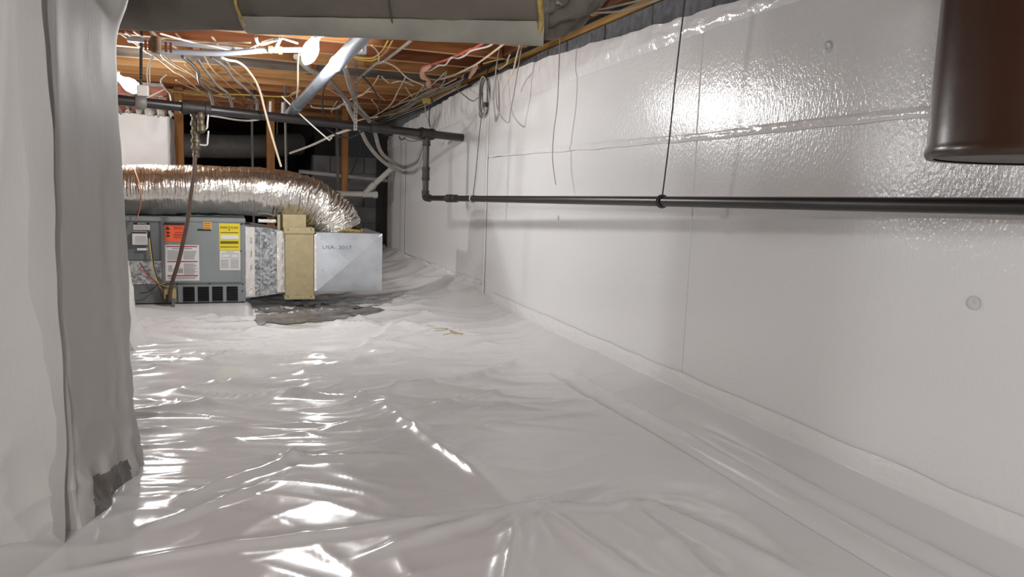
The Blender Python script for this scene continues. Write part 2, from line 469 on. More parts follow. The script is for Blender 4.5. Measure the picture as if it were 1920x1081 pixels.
# liner strip along the top edge of the boards
rows = []
for yy in np.arange(-1.2, 7.7, 0.02):
    top = np.interp(yy, [-1, 2.0, 2.66, 3.43, 4.68, 6.88, 7.7], [1.325, 1.340, 1.370, 1.403, 1.43, 1.32, 1.215])
    low = np.interp(yy, [-1, 2.2, 3.35, 5.0, 6.9, 7.7], [1.285, 1.285, 1.255, 1.21, 1.15, 1.10])
    row = []
    for q in np.linspace(0, 1, 9):
        z = low + (top - low) * q + 0.006 * float(pnoise(yy * 6, q + 2)) + (0.01 * float(pnoise(yy * 9, 5.5)) if q > 0.9 else 0)
        xx = WX - 0.0012 - min(1.0, q * 3) * 0.004 - min(1.0, q * 2.5) * 0.010 * abs(float(pnoise(yy * 7 + q, q * 3))) - min(1.0, q * 3) * 0.004 * float(ridge(yy * 11, q * 1.2, 2))
        row.append((xx, yy, z))
    rows.append(row)
grid_mesh('top_liner_strip', np.array(rows), M['tape'], wall)
# base liner lapped up the boards, with its tape line
rows = []
for yy in np.arange(-1.0, 6.9, 0.02):
    top = 0.075 + 0.012 * float(pnoise(yy * 2.5, 1.5)) + 0.05 * max(0.0, min(1.0, (yy - 4.3) / 0.8))
    row = []
    for q in np.linspace(0, 1, 8):
        row.append((WX - 0.002 - 0.05 * (1 - q) ** 3 - 0.006 * abs(float(pnoise(yy * 4, q * 2 + 8))) * (1 - q) , yy, -0.02 + (top + 0.02) * q))
    rows.append(row)
grid_mesh('base_liner_lap', np.array(rows), M['cleartape'], wall)
wall_strip('base_tape', [(0.3, 0.075), (2.0, 0.078), (4.3, 0.085)], 0.055, M['tape'], seed=6.6, wav=0.004)

def dimple(y, z, r):
    V, F = [], []
    prof = [(1.0, 0.0008), (0.8, 0.003), (0.55, 0.0035), (0.3, 0.0015), (0.0, 0.001)]
    n = 16
    for f, h in prof:
        for j in range(n):
            a = 2 * math.pi * j / n
            V.append((WX - h, y + r * f * math.cos(a), z + r * f * math.sin(a)))
    for i in range(len(prof) - 1):
        for j in range(n):
            j2 = (j + 1) % n
            F.append((i * n + j, i * n + j2, (i + 1) * n + j2, (i + 1) * n + j))
    link_mesh('fastener_dimple', V, F, M['dimple'], wall, smooth=True)
dimple(1.642, 1.139, 0.017); dimple(1.146, 0.521, 0.015)
p = at(1046, 408, 'x', WX); dimple(p.y, p.z, 0.012)

# sill plate, ledger
sill = box('trim_1', 1.545, 1.68, -1.2, 9.0, 1.477, 1.507, M['sill'], kind='structure', bevel=0.004)
sill['label'] = 'yellow pine sill plate on top of the block wall'
led = box('trim_2', 1.492, 1.525, -1.2, 8.5, 1.512, 1.70, M['ledger'], kind='structure', bevel=0.003)
led['label'] = 'red brown rim board along the joist ends'

# --- ceiling: subfloor and joists
ceil = box('ceiling', -5.2, 1.8, -3.2, 16.0, 1.735, 1.76, M['subfloor'], kind='structure')
ceil['label'] = 'brown subfloor carried on exposed wooden joists'
bm = bmesh.new(); add_box(bm, -5.1, 1.488, -0.02, 0.02, ZJ, 1.735, 0.004)
jm = None
pick = [1, 0, 1, 2, 0, 1, 1, 0, 1, 2, 0, 1, 0, 1]
k = 0
y = -1.85
while y < 9.2:
    bm = bmesh.new(); add_box(bm, -5.1, 1.488, y - 0.02, y + 0.02, ZJ + random.uniform(-0.004, 0.004), 1.735, 0.004)
    mm = JW[pick[k % len(pick)]]
    if 5.2 < y < 5.65: mm = JW[3]
    if 5.65 < y < 6.9: mm = JW[2] if y < 6.3 else JW[0]  # brighter amber wood stands for the pier bulb's light on these joists
    j = bm_link('joist', bm, mm, ceil)
    j.data.materials.append(M['joistedge'])
    for pl in j.data.polygons:
        if pl.normal.z < -0.5: pl.material_index = 1  # undersides coloured paler, as edges catching the light
    y += 0.406; k += 1
# cross bridging pieces and blocks between joists
for (xx, yy) in ((0.2, 3.9), (0.85, 4.35), (-0.2, 4.7), (0.5, 5.2)):
    box('joist_blocking', xx, xx + 0.04, yy, yy + 0.36, 1.50, 1.70, JW[1], ceil, bevel=0.003)

# --- other walls that close the crawl space
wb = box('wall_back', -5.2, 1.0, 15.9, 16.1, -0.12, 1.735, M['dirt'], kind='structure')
wl = box('wall_left', -5.2, -5.0, -3.2, 16.0, -0.12, 1.735, M['farblock'], kind='structure')
wf = box('wall_front', -5.2, 1.8, -3.2, -3.0, -0.12, 1.735, M['farblock'], kind='structure')
wn = box('wall_niche', 0.92, 3.2, 9.3, 9.5, -0.12, 1.10, M['mortar'], kind='structure')
wn['label'] = 'dim grey block wall beyond the end of the foam boards'
for r in range(6):
    for c in range(6):
        x0 = 0.92 + c * 0.402 - (0.2 if r % 2 else 0)
        box('block', max(x0, 0.92) + 0.004, x0 + 0.396, 9.285, 9.31, -0.1 + r * 0.2 + 0.004, -0.1 + r * 0.2 + 0.196, M['farblock'], wn)
box('wall_far_return', 3.1, 3.3, 7.7, 9.5, -0.12, 1.735, M['farblock'], kind='structure')
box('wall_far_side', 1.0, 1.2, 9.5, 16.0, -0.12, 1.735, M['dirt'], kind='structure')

# ================================================================== WRAPPED PIERS
def wrapped_pier(name, plan, ztop, label, mats, seed, flare=0.05, amp=0.02, res=0.012, lean=0.0, bulge=None):
    """Liner hung around a pier: plan = closed list of (x, y) corners, counter-clockwise seen from above."""
    c = Vector((sum(p[0] for p in plan) / len(plan), sum(p[1] for p in plan) / len(plan), 0))
    root = thing(name, c, label, 'pier', 'liner-wrapped piers')
    pts, arc = [], []
    n = len(plan); s = 0.0
    for i in range(n):
        a = Vector((*plan[i], 0)); b_ = Vector((*plan[(i + 1) % n], 0))
        ln = (b_ - a).length; k = max(3, int(ln / res))
        nm = Vector(((b_ - a).y, -(b_ - a).x, 0)).normalized()
        for j in range(k):
            f = j / k
            pts.append((a.lerp(b_, f), nm, f, ln)); arc.append(s + f * ln)
        s += ln
    # soften the corners
    P0 = np.array([[q[0].x, q[0].y] for q in pts]); NM = np.array([[q[1].x, q[1].y] for q in pts])
    for _ in range(12):
        P0 = 0.5 * P0 + 0.25 * (np.roll(P0, 1, 0) + np.roll(P0, -1, 0)); NM = 0.5 * NM + 0.25 * (np.roll(NM, 1, 0) + np.roll(NM, -1, 0))
    NM /= np.linalg.norm(NM, axis=1)[:, None]
    arc = np.array(arc)
    zs = axis_points([(-0.03, 0.14, 0.005), (0.14, 0.3, 0.012), (0.3, ztop, 0.02)])
    A, Z = np.meshgrid(arc, zs)
    low = np.exp(-np.clip(Z, 0, 9) / 0.12)
    d = amp * (0.55 * pnoise(A * 2.1 + seed, Z * 0.7 + seed) + 0.30 * pnoise(A * 6 + seed, Z * 0.9) + 0.16 * pnoise(A * 9 + seed, Z * 5))
    d += amp * 0.55 * ridge(A * 3.2 + 0.5 * pnoise(Z * 1.1, A * 0.5 + seed) + seed, Z * 0.35 + 2, 4) * 0.6
    d += low * (flare * 0.8 + 0.018 * ridge(A * 7 + seed, Z * 4 + 1, 2) + 0.012 * pnoise(A * 12, Z * 9))
    d += 0.010 * np.exp(-np.clip(Z, 0, 9) / 0.35) * (ridge(A * 5 + 2.0 * Z + seed, Z * 6 - A * 2, 3) + 0.8 * ridge(A * 8 - 3 * Z, Z * 7 + A * 3 + seed, 3))
    if bulge is not None:
        d += 0.030 * np.exp(-((Z - 1.16) / 0.07) ** 2) * np.exp(-((A - bulge) / 0.06) ** 2)
    X = P0[:, 0][None, :] + NM[:, 0][None, :] * d
    Y = P0[:, 1][None, :] + NM[:, 1][None, :] * d
    X = X - lean * Z
    G = np.stack([X, Y, Z], -1)
    G = np.concatenate([G, G[:, :1]], 1)
    if bulge is None:
        grid_mesh('liner_wrap', G, mats, root)
    else:
        # the foot of one face is a darker clear patch let into the wrap
        r, c, _ = G.shape
        idx = np.arange(r * c).reshape(r, c)
        f = np.stack([idx[:-1, :-1], idx[:-1, 1:], idx[1:, 1:], idx[1:, :-1]], -1)
        Ac = A[:-1]; Zc = Z[:-1]
        m_ = (Ac > 0.03 + 0.15 * np.clip(Zc, 0, 1)) & (Ac < 0.25 + 0.3 * np.clip(Zc, 0, 1)) & (Zc < 0.088 - 0.17 * Ac + 0.006 * pnoise(Ac * 9, Ac * 0 + 0.5)) & (Zc > -0.02 + 0.10 * Ac)
        vv = G.reshape(-1, 3).tolist()
        link_mesh('liner_wrap', vv, f[~m_].tolist(), mats, root, smooth=True)
        link_mesh('clear_patch', vv, f[m_].tolist(), M['darkfoot'], root, smooth=True)
    # capped top of the pier, out of sight above the joists
    V = [(p[0], p[1], ztop - 0.02) for p in plan]
    link_mesh('pier_cap', V + [(p[0], p[1], ztop + 0.02) for p in plan],
              [tuple(range(n))[::-1], tuple(range(n, 2 * n))] + [(i, (i + 1) % n, n + (i + 1) % n, n + i) for i in range(n)], M['block'], root)
    return root

near_pier = wrapped_pier('wrapped_pier', [(-0.315, 1.70), (-0.250, 2.06), (-0.66, 2.16), (-0.95, 1.78), (-0.92, 1.62)], 1.47,
                         'tall pier wrapped in loose off white woven liner under the insulated duct', M['wrap'], 3.3, res=0.006, flare=0.012, amp=0.034, bulge=0.366)
far_pier = wrapped_pier('wrapped_pier', [(-0.415, 3.50), (-0.40, 3.72), (-0.80, 3.76), (-0.80, 3.52)], 1.47,
                        'white wrapped pier standing behind the near pier, only its bright edge showing', M['wrap_far'], 8.1, flare=0.03, amp=0.010, res=0.02, lean=0.06)
# loose vertical lap of liner over the corner of the near pier, and the dark foot showing through at its base
rows = []
for z in np.arange(-0.02, 1.47, 0.012):
    row = []
    w = 0.030 + 0.014 * float(pnoise(z * 3.1, 3.3)) + 0.008 * float(pnoise(z * 9, 1.3))
    ex = -0.318 + 0.014 * float(pnoise(z * 2.4, 6.0)) + 0.006 * float(pnoise(z * 8, 2.0))
    for q in np.linspace(0, 1, 9):
        lift = 0.006 + 0.020 * q ** 2 * (0.7 + 0.8 * float(pnoise(z * 4, 4.4)))
        row.append((ex - w * 2.6 * (1 - q), 1.702 + 0.012 * (1 - q) - 0.022 * q - lift - 0.03 * math.exp(-max(z, 0) / 0.08) * q, z))
    rows.append(row)
grid_mesh('liner_lap', np.array(rows), M['wrap'], near_pier)
# brick pier behind the furnace, wrapped in white liner
bp0 = at(262, 300, 'y', 6.45); bp1 = at(316, 300, 'y', 6.45)
BX0, BX1 = bp0.x - 0.25, bp1.x
pier = thing('brick_pier', ((BX0 + BX1) / 2, 6.7, 0), 'red brick pier wrapped in white liner with its top bricks left bare', 'pier')
box('core', BX0 + 0.03, BX1 - 0.03, 6.50, 6.88, -0.1, 1.47, M['mortarpale'], pier)
zb = at(290, 216, 'y', 6.45).z
brickset = None
for r in range(5):
    z0 = zb - 0.06 + r * 0.072
    x = BX0 + (0.1 if r % 2 else 0)
    while x < BX1 - 0.03:
        x1 = min(x + 0.19, BX1)
        if z0 + 0.06 < 1.48:
            box('brick', x + 0.004, x1 - 0.004, 6.47 + random.uniform(-0.004, 0.004), 6.52, z0, z0 + 0.060, M['brick'], pier, bevel=0.004)
        x += 0.20
rows = []
zt = zb
for z in np.linspace(-0.05, zt, 30):
    row = []
    for q in np.linspace(0, 1, 60):
        # runs round the front and the right side
        L1 = BX1 - BX0
        s = q * (L1 + 0.45)
        if s < L1: xx, yy = BX0 + s, 6.44
        else: xx, yy = BX1 + 0.02, 6.44 + (s - L1)
        o_ = 0.015 * float(pnoise(s * 5, z * 1.5)) + 0.01 * float(pnoise(s * 9, z * 8))
        row.append((xx + (o_ if s >= L1 else 0), yy - (o_ if s < L1 else 0), z + (0.012 * float(pnoise(s * 8, 2)) if z > zt - 0.02 else 0)))
    rows.append(row)
grid_mesh('liner_wrap', np.array(rows), M['wrap_far'], pier)
for i in range(7):
    cx = BX0 + 0.03 + i * 0.075; r = random.uniform(0.022, 0.04)
    bm = bmesh.new(); bmesh.ops.create_icosphere(bm, subdivisions=2, radius=r)
    for v in bm.verts:
        v.co *= 1 + 0.25 * math.sin(v.co.x * 210 + i) * math.cos(v.co.z * 190); v.co += Vector((cx, 6.45, zb + 0.02 + random.uniform(-0.02, 0.02)))
    bm_link('mortar_lump', bm, M['mortarpale'], pier, smooth=True)

# ================================================================== POSTS
def post(px0, px1, ypx0, ypx1, Y, label, name='wooden_post', ztop=ZJ):
    a = at(px0, (ypx0 + ypx1) / 2, 'y', Y); b_ = at(px1, (ypx0 + ypx1) / 2, 'y', Y)
    o = box(name, a.x, b_.x, Y, Y + (b_.x - a.x), -0.11, ztop, M['post'], bevel=0.004)
    tag(o, label, 'post', 'wooden posts beyond the furnace')
    return o
post(327, 344, 200, 300, 6.9, 'orange wooden post beside the brick pier')
post(500, 515, 230, 305, 7.2, 'orange wooden post rising behind the middle of the silver duct')
post(641, 653, 260, 350, 7.6, 'narrow wooden post before the grey block wall')

# ================================================================== OVERHEAD DUCT
def duct_axis(t):
    a = Vector((-1.25, 3.13, 1.338)); b_ = Vector((0.93, 2.225, 1.362))
    return a.lerp(b_, t)
root = thing('insulated_duct', (0.0, 2.5, 1.2), 'grey insulated duct hung below the joists with a pale jacket flap', 'duct')
def swept(rows_t, axis_fn, rad_fn, mname, material, n=48, tdir=None):
    V = []
    for t in rows_t:
        c = axis_fn(t); c2 = axis_fn(t + 0.002)
        tt = (c2 - c).normalized(); u = tt.cross(Vector((0, 0, 1))).normalized(); w = u.cross(tt)
        V.append([c + u * (rad_fn(t, 2 * math.pi * j / n) * math.cos(2 * math.pi * j / n)) + w * (rad_fn(t, 2 * math.pi * j / n) * math.sin(2 * math.pi * j / n)) for j in range(n + 1)])
    return np.array([[tuple(v) for v in r] for r in V])
def rad_main(t, a):
    s = t * 2.3
    r = 0.150 + 0.009 * float(pnoise(s * 2.2, math.cos(a) * 1.5 + 4)) + 0.006 * float(pnoise(s * 6, math.sin(a) * 3))
    r += 0.010 * math.sin(a * 2) * 0
    # waist where the jacket is tied
    r -= 0.016 * math.exp(-((t - 0.607) / 0.012) ** 2)
    return r
grid_mesh('jacket', swept(np.linspace(0, 1, 160), duct_axis, rad_main, 'jacket', None), M['ductwrap'], root)
def bend_axis(t):
    # crumpled end: turns up to the joists and towards the wall
    p0 = duct_axis(0.985); d = (duct_axis(1) - duct_axis(0)).normalized()
    return p0 + d * (0.20 * math.sin(min(t, 1.2) * 1.3)) + Vector((0, 0, 0.26 * (1 - math.cos(min(t, 1.2) * 1.5))))
def rad_bend(t, a):
    f = 1 - 0.25 * t
    return f * (0.154 + 0.026 * float(pnoise(t * 5 + 2 * math.cos(a), math.sin(a) * 3.0)) - 0.042 * (float(ridge(t * 2.0 + math.sin(a) * 1.6, math.cos(a) * 3.1, 5)) - 0.2) - 0.022 * (float(ridge(t * 4.4 - math.sin(a) * 2.1, math.cos(a) * 4.5 + 2, 4)) - 0.2))
grid_mesh('crumpled_end', swept(np.linspace(0, 1, 60), bend_axis, rad_bend, 'bend', None, 64), M['ductwrap'], root)
# pale flap hanging along the lower far edge, and torn insulation edges
d = (duct_axis(1) - duct_axis(0)).normalized(); side = Vector((-d.y, d.x, 0))
rows = []
for t in np.linspace(0.60, 0.995, 90):
    c = duct_axis(t); row = []
    hang = 0.008 + 0.030 * (t - 0.60) / 0.42
    for q in np.linspace(0, 1, 10):
        a = math.radians(-125 + 60 * q)
        rr = 0.153 + hang * math.sin(math.pi * min(1.0, q * 1.25)) ** 1.2 + 0.003 * float(pnoise(t * 30, q * 2))
        row.append(tuple(c + side * (rr * math.cos(a)) + Vector((0, 0, rr * math.sin(a)))))
    rows.append(row)
grid_mesh('jacket_flap', np.array(rows), M['ductflap'], root)
pp = [duct_axis(0.99) + side * (0.160 * math.cos(math.radians(a))) + Vector((0, 0, 0.160 * math.sin(math.radians(a)))) for a in range(-185, 10, 13)]
tube('torn_insulation', [p + Vector((random.uniform(-.006, .006), 0, random.uniform(-.006, .006))) for p in pp], 0.009, M['insul'], root, n=6, sub=3)
pp = [duct_axis(0.605) + side * (0.154 * math.cos(math.radians(a))) + Vector((0, 0, 0.154 * math.sin(math.radians(a)))) for a in range(-175, -60, 12)]
tube('torn_insulation', [p + Vector((random.uniform(-.004, .004), 0, random.uniform(-.004, .004))) for p in pp], 0.005, M['insul'], root, n=6, sub=3)
for t in (0.25, 0.8):
    c = duct_axis(t)
    pp = [c + side * (0.156 * math.cos(math.radians(a))) + Vector((0, 0, 0.156 * math.sin(math.radians(a)))) for a in range(-180, 1, 15)]
    tube('hanger_strap', [pp[0] + Vector((0, 0, 0.1))] + pp + [pp[-1] + Vector((0, 0, 0.1))], 0.003, M['steelwire'], root, n=5, sub=2)

# ================================================================== FURNACE GROUP
FY = 4.55                                   # plane of the furnace front
ZP = at(400, 567, 'y', FY).z                # top of its pad
def fx(px, py=490): return at(px, py, 'y', FY).x
def fz(py, px=380): return at(px, py, 'y', FY).z
# liner covered pad
pad = None
xa, xb = fx(200, 567), fx(468, 567)
rows = []
for q, (yy, zz) in enumerate(((FY + 0.8, ZP - 0.004), (FY + 0.02, ZP - 0.004), (FY - 0.06, ZP - 0.006), (FY - 0.10, ZP * 0.75), (FY - 0.20, ZP * 0.25), (FY - 0.30, 0.0), (FY - 0.36, -0.03))):
    row = []
    for x in np.linspace(xa - 0.3, xb + 0.04, 60):
        e = sstep(0, 0.05, xb + 0.04 - x)
        row.append((x, yy - 0.02 * float(pnoise(x * 5, q * 0.7)), zz * e - 0.03 * (1 - e) + 0.012 * float(pnoise(x * 7, q * 1.3)) * (1 if 2 < q < 6 else 0)))
    rows.append(row)
pad = grid_mesh('furnace_pad', np.array(rows), M['liner'])
tag(pad, 'low pad under the furnace covered with white plastic liner', 'pad')

fur = thing('furnace', (fx(360), FY + 0.3, ZP), 'grey horizontal gas furnace with orange, white and yellow stickers', 'furnace')
FX0, FX1 = fx(170), fx(460, 490)
FT = fz(409)
VZ = fz(534)                                # top of the vent panel
box('cabinet', FX0, FX1, FY + 0.012, FY + 0.62, ZP, FT, M['furnace'], fur, bevel=0.006)
box('top_flange', FX0, FX1 + 0.003, FY - 0.004, FY + 0.62, FT - 0.022, FT + 0.002, M['furnace'], fur, bevel=0.006)
door = box('access_door', fx(302), fx(453), FY, FY + 0.02, fz(530), fz(415), M['furnace'], fur, bevel=0.007)
box('side_panel', FX0, fx(302) - 0.006, FY + 0.006, FY + 0.016, fz(487), fz(413), M['furnace_dark'], fur, bevel=0.002)
box('galvanised_plate', FX0, fx(309), FY + 0.002, FY + 0.014, fz(532), fz(489), M['spangle'], fur, bevel=0.002)
box('lower_recess', FX0, fx(312), FY + 0.004, FY + 0.013, ZP + 0.004, fz(533), M['furnace_dark'], fur)
vp = box('vent_panel', fx(332), FX1, FY + 0.002, FY + 0.016, ZP + 0.002, VZ, M['furnace'], fur, bevel=0.003)
for (a, b_) in ((343.5, 365), (371, 392), (398, 418), (425, 446)):
    zt, zl = fz(537), fz(565)
    g = box('vent_opening', fx(a, 550), fx(b_, 550), FY - 0.001, FY + 0.004, zl, zt, M['void'], vp)
    for i in range(9):
        z = zl + (zt - zl) * (i + 0.5) / 9
        bm = bmesh.new(); add_box(bm, fx(a, 550) + 0.001, fx(b_, 550) - 0.001, -0.004, 0.004, -0.0012, 0.0012)
        bmesh.ops.rotate(bm, verts=bm.verts, cent=(0, 0, 0), matrix=Matrix.Rotation(math.radians(-38), 3, 'X'))
        bmesh.ops.translate(bm, verts=bm.verts, vec=(0, FY - 0.004, z))
        bm_link('louver', bm, M['blackpaint'], vp)
for (px, py) in ((332, 532), (455, 532), (455, 565), (393, 531), (452, 420), (306, 420), (452, 470), (455, 545)):
    c = Vector((fx(px, py), FY, fz(py, px)))
    disc_tube('screw', c + Vector((0, 0.004, 0)), c + Vector((0, -0.004, 0)), [(0, 0.004), (0.8, 0.004), (1, 0.002)], M['fitting'], fur, n=8)

def sticker(px0, px1, py0, py1, material, off=0.002, name='sticker', parent=None, base=FY):
    o = box(name, fx(px0, (py0 + py1) / 2), fx(px1, (py0 + py1) / 2), base - off, base + 0.001, fz(py1, px0), fz(py0, px0), material, parent or fur)
    return o
def lines(parent, rects, material, y):
    bm = bmesh.new()
    for (a, b_, c, d_) in rects:
        add_box(bm, fx(a, c), fx(b_, c), y - 0.0006, y + 0.0003, fz(d_, a), fz(c, a))
    return bm_link('print', bm, material, parent, kind='stuff')
def text(s, px, py, hpx, material, parent, y, wpx=None, name='lettering', fy=None):
    cu = bpy.data.curves.new(name, 'FONT'); cu.body = s; cu.size = 1.0
    cu.align_x = 'CENTER'; cu.align_y = 'CENTER'
    o = bpy.data.objects.new(name, cu); COL.objects.link(o)
    bpy.context.view_layer.update()
    dim = o.dimensions
    Yp = fy if fy is not None else FY
    h = (at(px, py, 'y', Yp) - at(px, py + hpx, 'y', Yp)).length
    sc = h / 0.70
    me = bpy.data.meshes.new_from_object(o)
    bpy.data.objects.remove(o)
    w = max(v.co.x for v in me.vertices) - min(v.co.x for v in me.vertices)
    wx = sc if wpx is None else (at(px + wpx, py, 'y', Yp) - at(px, py, 'y', Yp)).length / w
    c = at(px, py, 'y', Yp)
    for v in me.vertices:
        v.co = Vector((c.x + v.co.x * wx, y, c.z + v.co.y * sc))
    me.materials.clear(); me.materials.append(material)
    ob = bpy.data.objects.new(name, me); COL.objects.link(ob); attach(ob, parent); ob['kind'] = 'stuff'
    return ob
YS = FY - 0.0032
# orange warning sticker
s = sticker(308.5, 349, 417.5, 453, M['orange']); s['label'] = 'orange warning sticker'
lines(s, [(308.5, 347, 416.5, 421.5)], M['ink'], YS)
rr = [(325 + random.uniform(0, 3), 344 + random.uniform(-4, 2), y, y + 1.1) for y in (425, 428, 434.5, 438, 441, 444.5)]
lines(s, rr, M['redink'], YS)
for i, (cx, cy) in enumerate(((314.5, 427), (315.5, 435.5), (315.5, 441.5))):
    bm = bmesh.new()
    if i == 0:
        c = at(cx, cy, 'y', YS); k = 0.012
        vs = [bm.verts.new((c.x - k, YS - 0.001, c.z - k * 0.8)), bm.verts.new((c.x + k, YS - 0.001, c.z - k * 0.8)), bm.verts.new((c.x, YS - 0.001, c.z + k * 0.8))]
        bm.faces.new(vs)
    else:
        add_box(bm, fx(cx - 3, cy), fx(cx + 3, cy), YS - 0.001, YS, fz(cy + 1.8, cx), fz(cy - 0.5, cx))
        add_box(bm, fx(cx - 1.5, cy), fx(cx + 0.5, cy), YS - 0.001, YS, fz(cy - 0.5, cx), fz(cy - 2.4, cx))
    bm_link('hazard_symbol', bm, M['ink'], s)
# white instruction sheet
s = sticker(310, 373.5, 458.5, 526, M['white']); s['label'] = 'white instruction sheet with dark red bars'
lines(s, [(312, 370, 460.5, 462.3), (313.5, 370.5, 489, 490.8), (314.5, 371, 515.5, 517.5)], M['redink'], YS)
rr = [(322, 360, 464.5, 466)]
for blk in ((314, 338, 469, 486), (344, 370, 470, 486), (345, 371, 494, 513), (316, 328, 497, 508)):
    y = blk[2]
    while y < blk[3]:
        rr.append((blk[0], blk[1] - random.uniform(0, 7), y, y + 0.7)); y += 2.1
rr += [(316, 369, 519.5, 520.3), (316, 366, 521.6, 522.4), (331, 343, 503, 511)]
lines(s, rr, M['greyink'], YS)
# small amber sticker and its dark strip
s = sticker(381.5, 397, 416, 431, M['amber']); s['label'] = 'small amber sticker'
lines(s, [(383, 395, y, y + 1.2) for y in (418, 422, 426)], M['redink'], YS)
s = sticker(370, 396, 429, 432, M['ink'], off=0.0026)
# energy label
s = sticker(411, 450, 418.5, 469, M['yellow']); s['label'] = 'yellow energy label'
text('ENERGYGUIDE', 430, 426.5, 4.2, M['ink'], s, YS, wpx=33)
lines(s, [(429.3, 430.7, 429, 432)] + [(413, 447, y, y + 1.0) for y in (435, 451.5, 453.5, 455, 462)], M['ink'], YS)
lines(s, [(414, 447, 440, 447.5)], M['white'], YS)
s = sticker(412, 450.5, 469.5, 506, M['white']); s['label'] = 'white data sheet below the yellow label'
rr = [(424, 438, 471.5, 472.3), (416, 431, 474.5, 475), (416, 431, 482, 482.5), (433, 447, 475, 475.5), (433, 447, 483, 483.5), (416, 416.5, 475, 482), (430.5, 431, 475, 482), (433, 433.5, 475, 483), (446.5, 447, 475, 483)]
y = 486
while y < 503: rr += [(414, 429, y, y + 0.6), (432, 448, y, y + 0.6)]; y += 2.2
lines(s, rr, M['greyink'], YS)
# notices on the left bay
s = sticker(250, 280.5, 417, 430.5, M['white'], name='sticker', base=FY + 0.006); s['label'] = 'notice sticker'
lines(s, [(250, 280.5, 416.8, 421)], M['ink'], FY + 0.0035)
text('NOTICE', 266, 419, 3.2, M['white'], s, FY + 0.002, wpx=16)
lines(s, [(252, 278, y, y + 0.6) for y in (423, 424.8, 426.6, 428.4)], M['greyink'], FY + 0.0035)
cb = box('control_box', fx(250), fx(278), FY - 0.02, FY + 0.01, fz(459), fz(435.5), M['white'], fur, bevel=0.002)
bm = bmesh.new(); add_box(bm, fx(250), fx(277), FY - 0.0215, FY - 0.02, fz(438.5), fz(435.8))
bm_link('title_bar', bm, M['ink'], cb)
lines(cb, [(254, 275, y, y + 0.7) for y in (442, 444.5, 447, 449.5, 452, 455)], M['greyink'], FY - 0.0208)
box('terminal_strip', fx(258), fx(278), FY - 0.012, FY + 0.01, fz(469.5), fz(465.5), M['white'], fur, bevel=0.001)
box('terminal_block', fx(277), fx(283), FY - 0.018, FY + 0.01, fz(446), fz(435), M['blackpaint'], fur, bevel=0.001)
# gas valve in the lower corner and wiring
gv = box('gas_valve', fx(308.5), fx(330), FY - 0.07, FY, fz(556), fz(538), M['brass'], fur, bevel=0.004)
box('valve_knob', fx(311), fx(316), FY - 0.078, FY - 0.07, fz(561), fz(548), M['fitting'], gv, bevel=0.002)
box('valve_knob', fx(322), fx(328), FY - 0.078, FY - 0.07, fz(571), fz(557), M['furnace_dark'], gv, bevel=0.002)
def fpt(px, py, dy): return at(px, py, 'y', FY + dy)
for (pl, mm, r) in (([(280, 446), (283, 475), (288, 505), (296, 528), (308, 536), (318, 537)], 'yellowwire', 0.003),
                    ([(282, 446), (286, 480), (291, 510), (300, 532), (310, 540)], 'blackpaint', 0.003),
                    ([(262, 492), (278, 515), (295, 532), (303, 555), (310, 567), (317, 568)], 'hose', 0.0035),
                    ([(262, 500), (280, 520), (296, 534), (306, 545)], 'red', 0.0028),
                    ([(262, 549), (278, 547), (290, 538), (297, 533)], 'blackpaint', 0.003),
                    ([(297, 533), (305, 543), (311, 550)], 'greycable', 0.003)):
    tube('wiring', [fpt(a, b_, -0.03) for a, b_ in pl], r, M[mm], fur, n=6)

# brown gas connector hose
hp = [at(366, 290, 'y', 4.36), at(364, 320, 'y', 4.36), at(357, 370, 'y', 4.37), at(354, 400, 'y', 4.38), at(345, 445, 'y', 4.40), at(335, 490, 'y', 4.43), at(324, 525, 'y', 4.45), at(319, 548, 'y', 4.47), at(318, 562, 'y', FY - 0.08)]
o = tube('gas_connector', hp, 0.0105, M['hose'], n=10)
tag(o, 'brown flexible gas connector curving down across the furnace door', 'hose')

# thin copper line beside the pier
o = tube('thermostat_wire', [at(a, b_, 'y', 4.5) for a, b_ in ((252, 318), (258, 335), (264, 360), (263, 385), (258, 405), (255, 412))], 0.0035, M['copper'], n=6)
tag(o, 'thin copper coloured wire hanging before the silver duct', 'wire')

# --- transition (spangled) between furnace and coil cabinet
TX0, TX1 = FX1, fx(533)
tr = thing('transition_duct', ((TX0 + TX1) / 2, FY + 0.3, 0.2), 'tapered spangled galvanised duct joining the furnace to the tan cabinet', 'duct')
za0, za1 = fz(560, 462), fz(424, 462); zc0, zc1 = fz(551, 530), fz(433, 530)
V = [(TX0, FY + 0.02, za0), (TX1, FY + 0.05, zc0), (TX1, FY + 0.05, zc1), (TX0, FY + 0.02, za1),
     (TX0, FY + 0.6, za0), (TX1, FY + 0.5, zc0), (TX1, FY + 0.5, zc1), (TX0, FY + 0.6, za1)]
link_mesh('sheet_metal', V, [(0, 1, 2, 3), (7, 6, 5, 4), (0, 4, 5, 1), (3, 2, 6, 7), (0, 3, 7, 4), (1, 5, 6, 2)], M['spangle'], tr)
def tape_strip(x0, x1, z0, z1, y0, y1, seed):
    rows = []
    for f in np.linspace(0, 1, 30):
        z = z0 + (z1 - z0) * f; row = []
        for q in np.linspace(0, 1, 6):
            e = (0.004 * float(pnoise(f * 9 + seed, 2.0)) if q in (0.0, 1.0) else 0)
            row.append((x0 + (x1 - x0) * q + e, y0 + (y1 - y0) * q - 0.004 - 0.004 * float(pnoise(f * 12 + seed, q * 4)), z))
        rows.append(row)
    return grid_mesh('foil_tape', np.array(rows), M['foiltape'], tr)
t1 = tape_strip(FX1 + 0.001, fx(478), za0 + 0.01, za1 - 0.005, FY + 0.018, FY + 0.026, 1.0)
t2 = tape_strip(fx(520), fx(536), zc0 + 0.005, zc1 - 0.003, FY + 0.045, FY + 0.05, 5.0)
